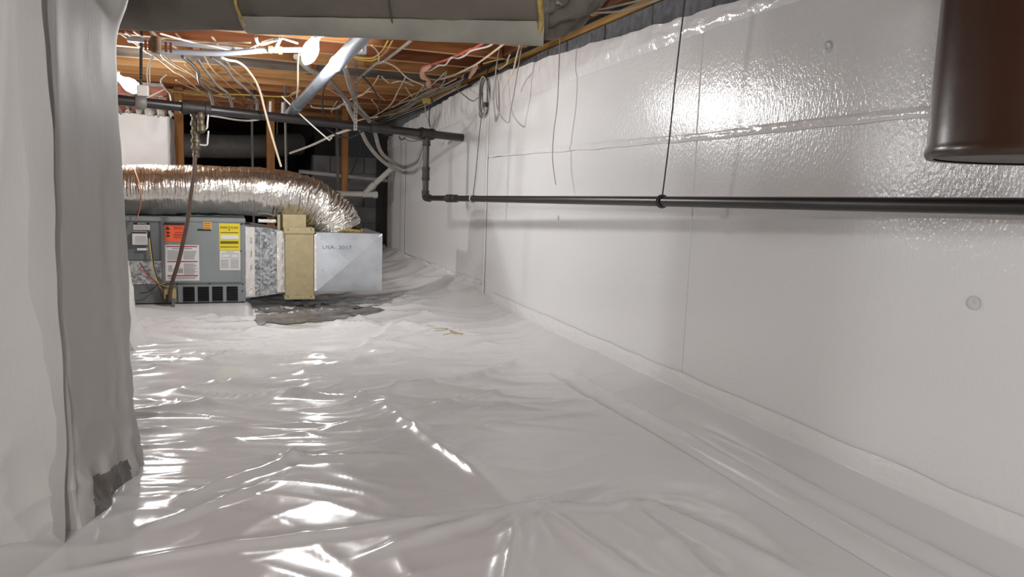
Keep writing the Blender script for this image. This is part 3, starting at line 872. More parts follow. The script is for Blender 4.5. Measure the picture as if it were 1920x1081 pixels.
lines(t1, [(470.5, 472.5, y, y + h) for y, h in ((446, 4), (452, 4), (470, 3), (474, 3), (478, 3), (497, 3), (502, 3), (540, 2))], M['greyink'], FY + 0.012)
lines(t2, [(530, 532, y, y + h) for y, h in ((455, 4), (463, 5), (478, 4), (503, 2), (520, 3))], M['greyink'], FY + 0.034)
box('seam_bead', fx(488.5), fx(490), FY + 0.022, FY + 0.04, za0 + 0.02, za1 - 0.02, M['galvflat'], tr)

# --- tan coil cabinet
cc = thing('coil_cabinet', (fx(562), FY + 0.25, 0.05), 'tan enamel coil cabinet between the galvanised duct and the metal plenum box', 'cabinet')
CX0, CX1 = fx(534), fx(588.5)
bz0, bz1 = fz(561, 562), fz(427, 562)
box('body', CX0 + 0.002, CX1, FY, FY + 0.52, bz0 + 0.02, bz1 - 0.01, M['tan'], cc, bevel=0.005)
box('bottom_flange', CX0 - 0.004, CX1 + 0.006, FY - 0.006, FY + 0.52, bz0, bz0 + 0.022, M['tan'], cc, bevel=0.004)
box('top_panel', CX0 - 0.006, CX1 + 0.004, FY - 0.006, FY + 0.52, bz1 - 0.035, bz1, M['tan'], cc, bevel=0.005)
box('upper_box', fx(531), fx(575), FY + 0.03, FY + 0.28, bz1 - 0.002, fz(403, 550), M['tan'], cc, bevel=0.004)
box('side_bracket', fx(521.5), fx(527), FY + 0.06, FY + 0.10, bz1 - 0.02, fz(403, 520), M['tan'], cc, bevel=0.002)
for py in (430, 555):
    for px in (540, 583):
        c = Vector((fx(px, py), FY - 0.005, fz(py, px)))
        disc_tube('screw', c + Vector((0, 0.004, 0)), c + Vector((0, -0.003, 0)), [(0, 0.0035), (0.8, 0.0035), (1, 0.002)], M['fitting'], cc, n=8)
for px in (547, 577):
    box('foot', fx(px, 560) - 0.02, fx(px, 560) + 0.02, FY + 0.2, FY + 0.4, -0.02, bz0 + 0.001, M['furnace_dark'], cc)
o = box('foil_scrap', fx(487), fx(522), FY + 0.2, FY + 0.3, fz(420, 500), fz(414, 500), M['foiltape'], tr, bevel=0.002)

# --- plenum box with cross-broken front panel, embossed lettering
pb = thing('plenum_box', (fx(653), FY + 0.3, 0.1), 'bright galvanised plenum box with cross broken panel stamped USA 2017', 'box')
PX0, PX1 = fx(592.5), fx(717)
pz0, pz1 = fz(546, 650), fz(437, 650)
box('shell', PX0, PX1, FY + 0.006, FY + 0.60, pz0, pz1, M['galvflat'], pb, bevel=0.002)
cxm, czm = (PX0 + PX1) / 2, (pz0 + pz1) / 2
V = [(PX0 + .002, FY + 0.003, pz0 + .002), (PX1 - .002, FY + 0.003, pz0 + .002), (PX1 - .002, FY + 0.003, pz1 - .002), (PX0 + .002, FY + 0.003, pz1 - .002), (cxm, FY - 0.012, czm)]
link_mesh('cross_broken_panel', V, [(0, 1, 4), (1, 2, 4), (2, 3, 4), (3, 0, 4)], M['galvflat'], pb)
for a, b_ in ((0.12, 0.88),):
    pass
def crease(p, q):
    tube('crease', [p, q], 0.0022, M['galvflat'], pb, n=6)
def pface(u, v):
    base = Vector((PX0 + (PX1 - PX0) * u, FY + 0.003, pz0 + (pz1 - pz0) * v))
    m_ = max(abs(u - .5), abs(v - .5)) * 2
    base.y = FY + 0.003 - 0.015 * (1 - m_) + 0.001
    return base
crease(pface(0.99, 0.99), pface(0.12, 0.12) + Vector((0, -0.0005, 0)))
crease(pface(0.2, 0.8), pface(0.78, 0.22))
for (u, v) in ((0.08, 0.9), (0.33, 0.91), (0.6, 0.91), (0.1, 0.37), (0.1, 0.08), (0.34, 0.08), (0.61, 0.07), (0.9, 0.07), (0.9, 0.66), (0.92, 0.37)):
    c = pface(u, v)
    disc_tube('sheet_screw', c + Vector((0, 0.003, 0)), c + Vector((0, -0.004, 0)), [(0, 0.004), (0.7, 0.004), (1, 0.002)], M['galvflat'], pb, n=8)
text('USA  2017', 631.5, 463.5, 6.5, M['dotink'], pb, FY - 0.0095, wpx=54)
box('foil_tape', fx(589), fx(594), FY - 0.004, FY + 0.02, pz0 + 0.005, pz1 - 0.01, M['foiltape'], pb, bevel=0.002)

# --- silver flexible duct
RD = (fz(307, 400) - fz(407, 400)) / 2 * 0.98
def flex_axis(t):
    # straight run, quarter turn down, into the plenum top
    cy = FY + 0.235
    zc = FT + RD + 0.004
    def q(px, py): return at(px, py, 'y', cy)
    ctrl = FLEX
    n = len(ctrl) - 1
    f = min(max(t, 0), 1) * n; i = min(int(f), n - 1); u = f - i
    p0 = ctrl[max(i - 1, 0)]; p1 = ctrl[i]; p2 = ctrl[i + 1]; p3 = ctrl[min(i + 2, n)]
    return 0.5 * ((2 * p1) + (p2 - p0) * u + (2 * p0 - 5 * p1 + 4 * p2 - p3) * u * u + (3 * p1 - p0 - 3 * p2 + p3) * u ** 3)
cy = FY + 0.235
FLEX = [at(a, b_, 'y', cy) for a, b_ in ((90, 357), (200, 357), (300, 357), (400, 357), (490, 360), (552, 369), (597, 388), (625, 412), (636, 440))]
FLEX[-1].z = pz1 - 0.002
V = []
NS, NA = 420, 72
prev = None
for i in range(NS + 1):
    t = i / NS
    c = flex_axis(t); c2 = flex_axis(min(t + 0.003, 1)); c1 = flex_axis(max(t - 0.003, 0))
    tt = (c2 - c1).normalized(); u = Vector((0, 1, 0)); u = (u - tt * u.dot(tt)).normalized(); w = u.cross(tt)
    row = []
    for j in range(NA + 1):
        a = 2 * math.pi * (j % NA) / NA
        ca, sa = math.cos(a), math.sin(a)
        r = RD
        bend = max(0.0, min(1.0, (t - 0.5) / 0.2))
        # foil puckers: folds running round the duct, stronger inside the bend
        r += 0.006 * float(pnoise(t * 95 + 2.5 * float(pnoise(t * 9, a * 1.5)), a * 1.3)) * (0.5 + bend)
        r += 0.004 * float(pnoise(t * 40, a * 4.0)) + 0.008 * float(pnoise(t * 11 + 3, ca * 1.2 + sa)) 
        r += 0.012 * bend * (float(ridge(t * 42 + 1.5 * float(pnoise(t * 6, a)), a * 0.8, 2.0)) - 0.4)
        if t > 0.93: r *= 1 - 0.08 * (t - 0.93) / 0.07
        row.append(tuple(c + u * (r * ca) + w * (r * sa)))
    V.append(row)
fd = thing('flexible_duct', (fx(400), cy, FT), 'fat silver foil flexible duct lying on the furnace and bending into the plenum', 'duct')
grid_mesh('foil_jacket', np.array(V), M['foil'], fd)
ring = [flex_axis(1.0) + Vector((math.cos(a) * RD * 0.94, math.sin(a) * RD * 0.94, 0.010 + 0.006 * math.sin(a * 3))) for a in np.linspace(0, 2 * math.pi, 40, endpoint=False)]
tube('yellow_glue_band', ring, 0.011, M['insul'], fd, n=8, closed=True)

# ================================================================== BLACK GAS PIPES
PA = at(212, 186, 'y', 4.32); PT1 = at(366, 210, 'y', 4.47); PB = at(868, 258, 'x', 1.5)
def along(f): return PA.lerp(PB, f)
def px_on_pipe(px):
    lo, hi = 0.0, 1.0
    for _ in range(40):
        mid = (lo + hi) / 2; v = along(mid) - CAM
        if 960 + FPX * v.dot(RT) / v.dot(FW) < px: lo = mid
        else: hi = mid
    return lo
gp = thing('gas_pipe', along(0.5), 'black iron gas pipe with tees running under the joists to the wall', 'pipe')
RP = 0.026
tube('pipe', [PA, PB + Vector((-0.004, 0, 0))], RP, M['blackpipe'], gp, n=20, sub=1)
f1 = px_on_pipe(366); f2 = px_on_pipe(800); f3 = px_on_pipe(712)
dirp = (PB - PA).normalized()
def collar(c, d_, half, r, parent=gp, material=None):
    disc_tube('fitting', c - d_ * half, c + d_ * half, [(0, r), (0.12, r * 1.1), (0.2, r * 1.1), (0.22, r * 0.98), (0.78, r * 0.98), (0.8, r * 1.1), (0.88, r * 1.1), (1, r)], material or M['fitting'], parent, n=20)
collar(along(f1), dirp, 0.075, RP * 1.32); collar(along(f2), dirp, 0.055, RP * 1.35); collar(along(f3), dirp, 0.07, RP * 1.15)
# branch down to the furnace with two valves
b0 = along(f1); DX = Vector((0, 0, -1))
zend = at(366, 292, 'y', b0.y).z
L_ = b0.z - zend
tube('branch_pipe', [b0, b0 + DX * L_], 0.017, M['valve'], gp, n=14, sub=1)
for (f, h, r) in ((0.22, 0.03, 0.024), (0.42, 0.035, 0.026), (0.60, 0.028, 0.024), (0.76, 0.03, 0.026), (0.92, 0.03, 0.02)):
    c = b0 + DX * (L_ * f)
    v = disc_tube('valve_body', c + Vector((0, 0, h)), c - Vector((0, 0, h)), [(0, r * .85), (0.15, r), (0.3, r), (0.35, r * .8), (0.65, r * .8), (0.7, r), (0.85, r), (1, r * .85)], M['valve'], gp, n=14)
    if f in (0.42, 0.76):
        s0 = c + Vector((0.02, -0.01, 0))
        tube('valve_handle', [s0, s0 + Vector((0.035, -0.01, 0.0)), s0 + Vector((0.04, -0.012, 0.03)), s0 + Vector((0.045, -0.012, 0.075))], 0.005, M['pvc'], v, n=6, sub=3)
c = b0 + DX * (L_ * 0.40) + Vector((0.012, -0.02, 0.02))
disc_tube('drip_leg', c + Vector((0.012, -0.01, 0.06)), c + Vector((0.02, -0.012, -0.05)), [(0, 0.016), (0.1, 0.022), (0.3, 0.022), (0.35, 0.018), (0.6, 0.018), (0.65, 0.022), (0.9, 0.022), (1, 0.012)], M['valve'], gp, n=14)

# drop and long pipe along the wall
t0 = along(f2)
el = Vector((t0.x, t0.y, at(797, 371, 'y', t0.y).z))
wp = thing('long_gas_pipe', el, 'long black iron pipe running along the white foam wall from an elbow', 'pipe')
tube('drop_pipe', [t0 + Vector((0, 0, -0.02)), el + Vector((0, 0, 0.03))], 0.0205, M['blackpipe'], wp, n=16, sub=1)
WPE = at(1920, 387, 'x', 1.44)
dirw = (WPE - el).normalized()
tube('long_pipe', [el, el + dirw * 0.3, el + dirw * ((WPE - el).length + 0.8)], 0.0172, M['blackpipe'], wp, n=20, sub=1)
collar(t0 + Vector((0, 0, -0.05)), Vector((0, 0, 1)), 0.03, 0.026, wp)
collar(t0.lerp(el, 0.62), Vector((0, 0, 1)), 0.045, 0.025, wp); 
tube('elbow', [el + Vector((0, 0, 0.05)), el + Vector((0, 0, 0.018)), el + dirw * 0.01 + Vector((0, 0, 0.004)), el + dirw * 0.04, el + dirw * 0.09], [0.026, 0.024, 0.024, 0.023, 0.025], M['fitting'], wp, n=16, sub=3)
collar(el + dirw * 0.50, dirw, 0.045, 0.0225, wp); collar(el + dirw * 0.60, dirw, 0.025, 0.021, wp)

# hanger wires of the long pipe
def near_point(px):
    best = min(np.linspace(0, 5.2, 900), key=lambda s: abs((960 + FPX * ((el + dirw * s - CAM).dot(RT)) / ((el + dirw * s - CAM).dot(FW))) - px))
    return el + dirw * best
for (px, top, label) in ((887, (905, 200), 'thin grey hanger wire holding the long pipe near its elbow'), (1242, (1288, -20), 'dark hanger wire holding the long pipe before the wall, tied with a loop')):
    c = near_point(px)
    tp = at(top[0], top[1], 'x', c.x + (0.0 if px > 1000 else 0.04))
    h = thing('pipe_hanger', c, label, 'hanger')
    pts = [tp + Vector((0, 0, 0.03)), tp.lerp(c, 0.35) + Vector((0, 0.006, 0)), tp.lerp(c, 0.7), c + Vector((0, 0, 0.022))]
    tube('wire', pts, 0.0028 if px > 1000 else 0.0026, M['steelwire'], h, n=6)
    u = dirw.cross(Vector((0, 0, 1))).normalized(); w = Vector((0, 0, 1))
    for k in (-1, 1):
        ring = [c + dirw * (0.004 * k) + u * (0.0205 * math.cos(a)) + w * (0.0205 * math.sin(a)) for a in np.linspace(0, 2 * math.pi, 20, endpoint=False)]
        tube('loop', ring, 0.0032, M['plate' if px < 1000 else 'steelwire'], h, n=6, closed=True)
    if px < 1000:
        tube('wire', [tp + Vector((0.01, -0.02, 0)), c + Vector((0.006, 0, 0.02))], 0.002, M['palegrey'], h, n=5, sub=1)

# pipe clamp and rod by the near end of the gas pipe
rd = thing('threaded_rod', at(265, 180, 'y', 4.3), 'black rod hanging from the joists with a clamp on the gas pipe', 'rod')
cpt = along(px_on_pipe(262))
tube('rod', [at(265, 40, 'y', cpt.y), cpt + Vector((0.005, 0, 0.03))], 0.0075, M['blackpaint'], rd, n=8, sub=1)
disc_tube('clamp', cpt - dirp * 0.028, cpt + dirp * 0.028, [(0, 0.030), (0.2, 0.038), (0.8, 0.038), (1, 0.030)], M['greycable'], rd, n=16)
box('clamp_block', cpt.x - 0.01, cpt.x + 0.045, cpt.y - 0.03, cpt.y + 0.01, cpt.z + 0.03, cpt.z + 0.085, M['whitewire'], rd, bevel=0.006)

# ================================================================== BROWN VESSEL AT THE RIGHT
cd = 1.10; rb = 0.155
c0 = CAM + (FW * FPX + RT * (1760 + 197 - 960) - UP * (298 - 540.5)) / FPX * cd
c0.z = at(1760, 294, 'y', c0.y + 0.05).z + 0.0
br = thing('brown_pipe', (c0.x, c0.y, c0.z), 'wide brown painted round pipe ending above the long black pipe', 'pipe')
n = 64
prof = [(rb - 0.012, 0.001), (rb - 0.003, 0.0), (rb, 0.004), (rb + 0.0015, 0.010), (rb + 0.0005, 0.016), (rb - 0.001, 0.022), (rb - 0.001, 0.9)]
V, F = [], []
for r, z in prof:
    for j in range(n):
        a = 2 * math.pi * j / n; V.append((c0.x + r * math.cos(a), c0.y + r * math.sin(a), min(c0.z + z, 1.735)))
for i in range(len(prof) - 1):
    for j in range(n):
        j2 = (j + 1) % n; F.append((i * n + j, i * n + j2, (i + 1) * n + j2, (i + 1) * n + j))
o = link_mesh('body', V, F, M['brownpaint'], br, smooth=True); o.data.set_sharp_from_angle(angle=math.radians(45))
disc_tube('bottom_cap', (c0.x, c0.y, c0.z + 0.012), (c0.x, c0.y, c0.z + 0.003), [(0, rb - 0.004), (0.5, rb - 0.004), (1, rb - 0.010)], M['brownrim'], br, n=64)

# ================================================================== LAMPS
def bulb(loc, d_, label, length=0.12, r=0.034):
    d_ = Vector(d_).normalized()
    lp = thing('light_bulb', loc, label, 'lamp', 'bare bulbs under the joists')
    disc_tube('glass', loc - d_ * length * 0.5, loc + d_ * length * 0.5, [(0, r * .45), (0.1, r * .6), (0.3, r * .95), (0.5, r * 1.05), (0.75, r * .9), (0.92, r * .5), (1, r * .1)], M['glow'], lp, n=20)
    disc_tube('socket', loc - d_ * (length * 0.5 + 0.05), loc - d_ * length * 0.49, [(0, r * .9), (0.5, r * .9), (0.6, r * .6), (1, r * .55)], M['socket'], lp, n=16)
    s = loc - d_ * (length * 0.5 + 0.05)
    tube('cord', [s + d_ * 0.01, s - d_ * 0.03 + Vector((0, 0, 0.02)), Vector((s.x, s.y + 0.02, 1.736))], 0.005, M['whitewire'], lp, n=6)
    return lp
bulb(BULB_MID, (-0.30, 0.05, -0.75), 'lit bare bulb hanging beside the pale conduit below the overhead duct', 0.13, 0.036)
bulb(BULB_PIER, (0.9, 0.1, -0.55), 'lit bare bulb shining in front of the brick pier', 0.13, 0.04)
bulb(BULB_SIDE, (0, 0, -1), 'lit bare bulb in the left bay behind the piers')
bulb(FILL_NEAR, (0, 0, -1), 'added fill bulb out of view behind the camera')
bulb(FILL_REAR, (0, 0, -1), 'second added fill bulb farther behind the camera')

# ================================================================== PIPES AND CONDUITS OVERHEAD
g0 = at(686, 62, 'y', 3.30); g1 = at(540, 217, 'y', 4.75)
gr = thing('grey_drain_pipe', g0, 'grey plastic drain pipe sloping down diagonally between the joists and the gas pipe', 'pipe')
tube('pipe', [g0 + (g0 - g1) * 0.25, g1], 0.031, M['greypipe'], gr, n=20, sub=1)
dg = (g1 - g0).normalized()
gA = g0.lerp(g1, 0.30)
disc_tube('pale_sleeve', g0 + (g0 - g1) * 0.2, gA, [(0, 0.034), (0.96, 0.034), (0.965, 0.037), (1, 0.036)], M['conduit'], gr, n=20)
disc_tube('coupling', g0.lerp(g1, 0.82), g0.lerp(g1, 0.86), [(0, 0.034), (0.5, 0.035), (1, 0.033)], M['greypipe'], gr, n=20)

def zpt(p, z): return at(p[0], p[1], 'z', z)
cdr = thing('pale_conduit', zpt((430, 99), 1.40), 'pale grey plastic conduit with a brass tee under the joists', 'conduit')
cpts = [at(a, b_, 'y', 3.86) for a, b_ in ((286, 96), (330, 97), (400, 100), (450, 98), (505, 94), (566, 93))]
tube('tube', cpts, 0.0135, M['conduit'], cdr, n=12)
ct = at(516, 93, 'y', 3.85)
disc_tube('brass_tee', ct - Vector((0.032, 0, 0)), ct + Vector((0.032, 0, 0)), [(0, 0.019), (0.25, 0.02), (0.3, 0.016), (0.7, 0.016), (0.75, 0.02), (1, 0.019)], M['brass'], cdr, n=14)
tube('stub', [ct, at(526, 70, 'y', 3.80)], 0.010, M['palegrey'], cdr, n=10, sub=1)
o = box('metal_strip', *[v for v in (at(238, 87, 'y', 4.05).x, at(492, 87, 'y', 4.05).x)], 4.04, 4.06, at(400, 92, 'y', 4.05).z, at(400, 84, 'y', 4.05).z, M['plate'], bevel=0.002)
tag(o, 'grey metal strip fixed across behind the pale conduit', 'strip')

cn = thing('rusty_canister', at(292, 95, 'y', 3.7), 'rusty brown capped vent can with copper pieces by the conduit end', 'can')
pc = at(292, 84, 'y', 3.7)
disc_tube('can', pc + Vector((0, 0, 0.034)), pc - Vector((0, 0, 0.034)), [(0, 0.018), (0.15, 0.024), (0.8, 0.024), (1, 0.018)], M['rust'], cn, n=16)
for dx in (-0.045, -0.03, 0.035, 0.055):
    box('copper_piece', pc.x + dx, pc.x + dx + 0.01, pc.y - 0.004, pc.y + 0.004, pc.z - 0.028, pc.z + 0.016, M['copper'], cn, bevel=0.001)
tube('hook', [pc + Vector((0, 0, 0.03)), pc + Vector((-0.02, 0, 0.07)), pc + Vector((-0.02, 0.01, 0.2))], 0.008, M['palegrey'], cn, n=6)

jb = thing('outlet_box', at(674, 92, 'y', 3.95), 'grey steel outlet box fixed to a joist beside the drain pipe', 'outlet')
a = at(658, 98, 'y', 3.95); b_ = at(688, 84, 'y', 3.95)
box('box_body', a.x, b_.x, 3.95, 4.0, a.z, b_.z, M['plate'], jb, bevel=0.003)
a = at(669, 95, 'y', 3.948); b_ = at(680, 87, 'y', 3.948)
box('receptacle', a.x, b_.x, 3.944, 3.952, a.z, b_.z, M['whitewire'], jb, bevel=0.002)
box('stem', jb.location.x - 0.01, jb.location.x + 0.01, 3.97, 3.99, jb.location.z + 0.0, ZJ + 0.02, M['plate'], jb)

# white drain pipes at the far end
dp = thing('white_drain_pipe', at(670, 363, 'y', 7.3), 'white plastic drain pipe with a wye branch behind the silver duct', 'pipe')
q0, q1, qe = at(560, 360, 'y', 7.3), at(690, 364, 'y', 7.3), at(708, 365, 'y', 7.3)
tube('run', [q0, q1], 0.027, M['pvc'], dp, n=16, sub=1)
disc_tube('wye', at(680, 364, 'y', 7.3), qe, [(0, 0.032), (0.15, 0.032), (0.2, 0.029), (0.7, 0.029), (0.72, 0.034), (0.97, 0.034), (1, 0.028)], M['pvc'], dp, n=16)
k0, k1 = at(684, 362, 'y', 7.3), at(734, 316, 'y', 7.3)
tube('branch', [k0, k1], 0.026, M['pvc'], dp, n=16, sub=1)
disc_tube('hub', k0.lerp(k1, 0.18), k0.lerp(k1, 0.36), [(0, 0.029), (0.05, 0.032), (0.95, 0.032), (1, 0.029)], M['pvc'], dp, n=16)
o = tube('white_water_pipe', [at(560, 321, 'y', 7.9), at(735, 339, 'y', 7.9)], 0.0215, M['pvc'], n=14, sub=1)
tag(o, 'thin white plastic pipe crossing before the grey block wall', 'pipe')

# perforated hanger strap
st = thing('perforated_strap', at(664, 190, 'y', 4.85), 'perforated steel strap holding up the middle of the gas pipe', 'strap')
fs = px_on_pipe(665); cs = along(fs)
topz = ZJ + 0.02
bm = bmesh.new()
zz = cs.z - 0.03
w_, hh = 0.011, 0.0105
while zz < topz:
    # one cell of strap: two rails and a bridge, leaving a hole
    add_box(bm, cs.x - w_, cs.x - w_ * 0.4, cs.y - 0.032, cs.y - 0.030, zz, zz + 0.021)
    add_box(bm, cs.x + w_ * 0.4, cs.x + w_, cs.y - 0.032, cs.y - 0.030, zz, zz + 0.021)
    add_box(bm, cs.x - w_ * 0.4, cs.x + w_ * 0.4, cs.y - 0.032, cs.y - 0.030, zz, zz + 0.011)
    zz += 0.021
bm_link('strap_band', bm, M['galv'], st)
ring = [cs + Vector((0, 0.031 * math.cos(a), 0.031 * math.sin(a))) for a in np.linspace(0, 2 * math.pi, 20, endpoint=False)]
tube('strap_loop', ring, 0.003, M['galv'], st, n=5, closed=True)

o = tube('wood_stick', [at(665, 240, 'y', 4.95), at(626, 253, 'y', 5.3), at(585, 272, 'y', 5.7), at(544, 287, 'y', 6.1)], 0.009, M['palegrey'], n=8)
tag(o, 'pale thin stick slanting down from the gas pipe into the dark bay', 'stick')

# dark round duct deep in the dark bay
dfd = thing('dark_far_duct', at(450, 275, 'y', 9.6), 'dark round duct crossing deep in the unlit bay', 'duct')
tube('duct_body', [at(330, 272, 'y', 9.6), at(470, 275, 'y', 9.6), at(560, 270, 'y', 9.9)], 0.14, M['greycable'], dfd, n=20)
for px in (380, 520):
    q = at(px, 273, 'y', 9.7); tube('hanger', [q, Vector((q.x, q.y, 1.74))], 0.01, M['greycable'], dfd, n=6, sub=1)

# ================================================================== CABLES
def cable(name, pts, r, mm, label, cat='cable', group=None, z=1.46, n=6):
    P = []
    for p in pts:
        if len(p) == 2: P.append(at(p[0], p[1], 'z', z))
        else: P.append(at(p[0], p[1], p[2], p[3]))
    if group != GT:
        for q in P: q.x = min(q.x, 1.478)
    o = tube(name, P, r, M[mm], n=n, sub=5)
    tag(o, label, cat, group)
    return o
GT = 'thick grey cables entering the wall'
GB = 'beige cables strung below the joists'
def YP(pts, y0, y1):
    k = len(pts) - 1
    return [(p[0], p[1], 'y', y0 + (y1 - y0) * i / k) for i, p in enumerate(pts)]
cable('cable', YP([(415, 108), (429, 113), (444, 115.5), (458, 124), (470, 138), (481, 155), (489.5, 178), (498, 212), (512, 262), (527, 312)], 3.95, 4.6), 0.0062, 'beige', 'thick cream cable arching down past the gas pipe onto the silver duct')
GG = 'grey cables hanging to the gas pipe'; LG = 'dark grey cable curving down from the joists to the gas pipe'
cable('cable', YP([(395, 106), (411, 117), (424, 128), (438, 147), (458, 164), (476, 181), (482, 193), (482, 212)], 4.0, 4.75), 0.0080, 'greycable', LG, group=GG)
cable('cable', YP([(370, 110), (380, 125), (396, 146), (408, 161), (427, 175), (433, 190), (438, 210)], 3.95, 4.72), 0.0078, 'greycable', LG, group=GG)
cable('cable', YP([(342, 106), (369, 130), (375, 155), (393, 171), (401, 205)], 3.95, 4.68), 0.0085, 'greycable', LG, group=GG)
beige = [
    [(383, 104), (399, 130), (417, 146), (435, 164), (450, 174), (463, 190), (470, 204)],
    [(405, 88), (415.5, 103), (424, 113), (439, 131), (463, 150), (481, 167), (495, 178)],
    [(300, 98), (308, 110), (338, 130), (365, 140), (392, 152), (420, 168)],
    [(271, 94), (302, 114), (326, 134), (342, 142), (379, 173), (422, 203)],
    [(306, 102), (322, 116), (355, 136), (387, 161), (424, 179), (455, 196)],
    [(225, 62), (240, 72), (255, 82), (275, 98)], [(235, 60), (248, 70), (259, 82)], [(250, 58), (268, 70), (284, 80), (300, 92)],
    [(285, 60), (305, 74), (324, 86), (345, 100)], [(330, 63), (343, 76), (351, 85)], [(398, 70), (408, 83), (416, 102)],
    [(240, 78), (270, 79), (330, 78), (400, 79), (470, 80)],
    [(697, 85), (709, 99), (710, 115)], [(719, 115), (742, 125.5), (764, 146), (795, 160)],
    [(850, 141), (843, 143), (821.5, 149), (806.5, 148)],
    [(795, 160), (780, 180), (778, 201.5), (773, 220)], [(745, 173), (735, 193), (718, 208), (693, 221.5)],
    [(710, 141.6), (700, 158), (680, 178)], [(696.6, 186.5), (710, 210), (724, 236.5)],
    [(632, 190), (622.7, 207), (622, 225), (622, 250)], [(680, 178), (655, 187), (640, 196), (620, 208)],
    [(600, 160), (625, 172), (650, 188), (665, 197)], [(760, 145), (752, 160), (745, 173)],
    [(715, 143), (730, 155), (752, 152), (775, 160)], [(760, 163), (770, 178), (778, 186)],
    [(560, 170), (545, 178), (552, 190)], [(465, 186), (476, 192), (462, 204), (450, 210)],
    [(330, 150), (360, 165), (400, 178), (440, 184)], [(346, 120), (372, 145), (405, 168), (430, 192)],
    [(632, 200), (650, 190), (680, 176), (700, 172), (722, 188)],
]
S3 = 'short beige cable between the overhead duct and the black rod'
beige_labels = [
    'beige cable winding between the grey cables below the pale conduit', 'beige cable running beside the thick cream cable',
    'beige cable starting under the rusty can and ending at mid joist', 'beige cable running from the black rod past the rusty can to the gas pipe',
    'beige cable fanning out below the conduit end', S3, S3, S3, 'beige cable crossing the metal strip behind the rusty can',
    'very short beige cable emerging over the metal strip', 'beige cable crossing the pale conduit before the cream cable',
    'level beige cable lying along a joist behind the conduit', 'short beige cable hooked near the yellow cables',
    'beige cable sagging from the pale flat strip to the pink foam', 'short beige cable ending at the salmon pink foam',
    'beige cable dropping from the pink foam to the wall top', 'beige cable curving down towards the gas pipe coupling',
    'short beige cable hanging below the pale flat strip', 'beige cable slanting onto the gas pipe beyond the strap',
    'beige cable dropping straight across the gas pipe before the strap', 'beige cable sloping behind the perforated strap',
    'beige cable crossing behind the grey drain pipe towards the strap', 'short beige cable link under the weathered joist',
    'beige cable wriggling below the weathered grey joist', 'short beige cable below the pink foam by the wall corner',
    'tiny beige cable end by the grey drain pipe coupling', 'hooked beige cable end just above the gas pipe',
    'beige cable crossing below the amber joists', 'beige cable crossing the grey cables above the gas pipe', 'arched beige cable around the perforated strap']
for w, lab in zip(beige, beige_labels):
    cable('cable', w, random.uniform(0.0042, 0.0060), 'beige', lab, group=GB, z=random.uniform(1.39, 1.465))
cable('cable', [(947.7, 80), (913.6, 106), (890, 122), (865, 134), (850, 141), (828, 148)], 0.0052, 'beige', 'long cream cable sagging from the overhead duct towards the pink foam', z=1.42)
cable('cable', [(927, 79), (915, 87), (890, 93), (880, 97), (872, 104), (859, 109), (846.5, 108), (835, 121.6), (821.5, 123), (806.5, 131.6), (790, 133)], 0.0048, 'whitewire', 'white wavy cable twisted beside the red tubing', z=1.43)
cable('red_tubing', [(912, 77), (890, 90), (880, 93), (837, 112), (790, 125)], 0.0065, 'red', 'faded red tubing slanting below the joists', 'tubing', z=1.44)
o = tube('pink_foam', [zpt(p, 1.43) for p in ((806, 124), (797, 128), (791.5, 134), (793, 143), (800, 147), (804, 152), (803, 158), (806, 163))], [0.010, 0.018, 0.014, 0.020, 0.014, 0.013, 0.018, 0.008], M['pink'], n=10)
tag(o, 'salmon pink lump of foam hanging from the joists by the red tubing', 'foam')
o = tube('pink_foam', [zpt(p, 1.44) for p in ((893, 124), (888, 132), (883, 140), (880, 146))], [0.012, 0.016, 0.011, 0.008], M['pink'], n=10)
tag(o, 'smaller torn piece of pink foam near the coil of wire', 'foam')
GY_ = 'yellow cables between the drain pipe and the overhead duct'
cable('cable', [(727.5, 76), (713, 99), (695, 109), (666, 107), (655, 103)], 0.0042, 'yellowwire', 'yellow cable looping under the joists near the outlet box', group=GY_)
cable('cable', [(736, 76), (721, 99), (699, 113), (673, 111), (658, 106)], 0.0042, 'yellowwire', 'yellow cable looping under the joists near the outlet box', group=GY_)
cable('cable', [(275, 173), (322, 171), (375, 177), (444, 177), (526, 181), (550, 177), (562, 170)], 0.0055, 'yellowwire', 'long yellow cable crossing level below the far joists', z=1.44)
cable('flat_strip', [(772, 75), (719, 115), (703, 121), (666.5, 154)], 0.0085, 'palegrey', 'pale flat strip slanting across the joists near the yellow cables', 'strip', z=1.46)
GT = 'thick grey cables entering the wall'; LT = 'thick grey cable swooping down into the white foam wall'
def wallcab(a, b_):
    pts = [(p[0], p[1], 'y', 4.3 + 1.2 * i / (len(a) - 1)) for i, p in enumerate(a)]
    pts += [(p[0], p[1], 'y', 5.55 + 0.95 * i / (len(b_) - 1)) for i, p in enumerate(b_[:-1])]
    pts += [(b_[-1][0], b_[-1][1], 'x', 1.498)]
    cable('cable', pts, 0.0155, 'palegrey', LT, group=GT, n=10)
wallcab([(555, 106), (579, 129.5), (601, 140), (620, 154), (642, 178)], [(655, 205), (668, 230), (678, 247), (689, 269), (709, 294), (733, 313), (757, 324)])
wallcab([(646, 123), (654, 154), (660, 174)], [(671, 199), (689, 221), (700, 240), (705, 256), (712, 280), (726, 297), (757, 314)])
cable('cable', YP([(620, 154), (642, 178), (662, 199), (689, 223), (713, 237), (750, 250), (790, 262)], 4.5, 5.4), 0.012, 'greycable', 'grey cable running down along the strap and under the gas pipe')
GBk = 'black cables in the joist bay'; LBk = 'black cable looping down between the joists and the gas pipe'
cable('cable', YP([(680, 143), (700, 166.6), (711, 190), (710, 204)], 4.6, 4.9), 0.005, 'blackpaint', LBk, group=GBk)
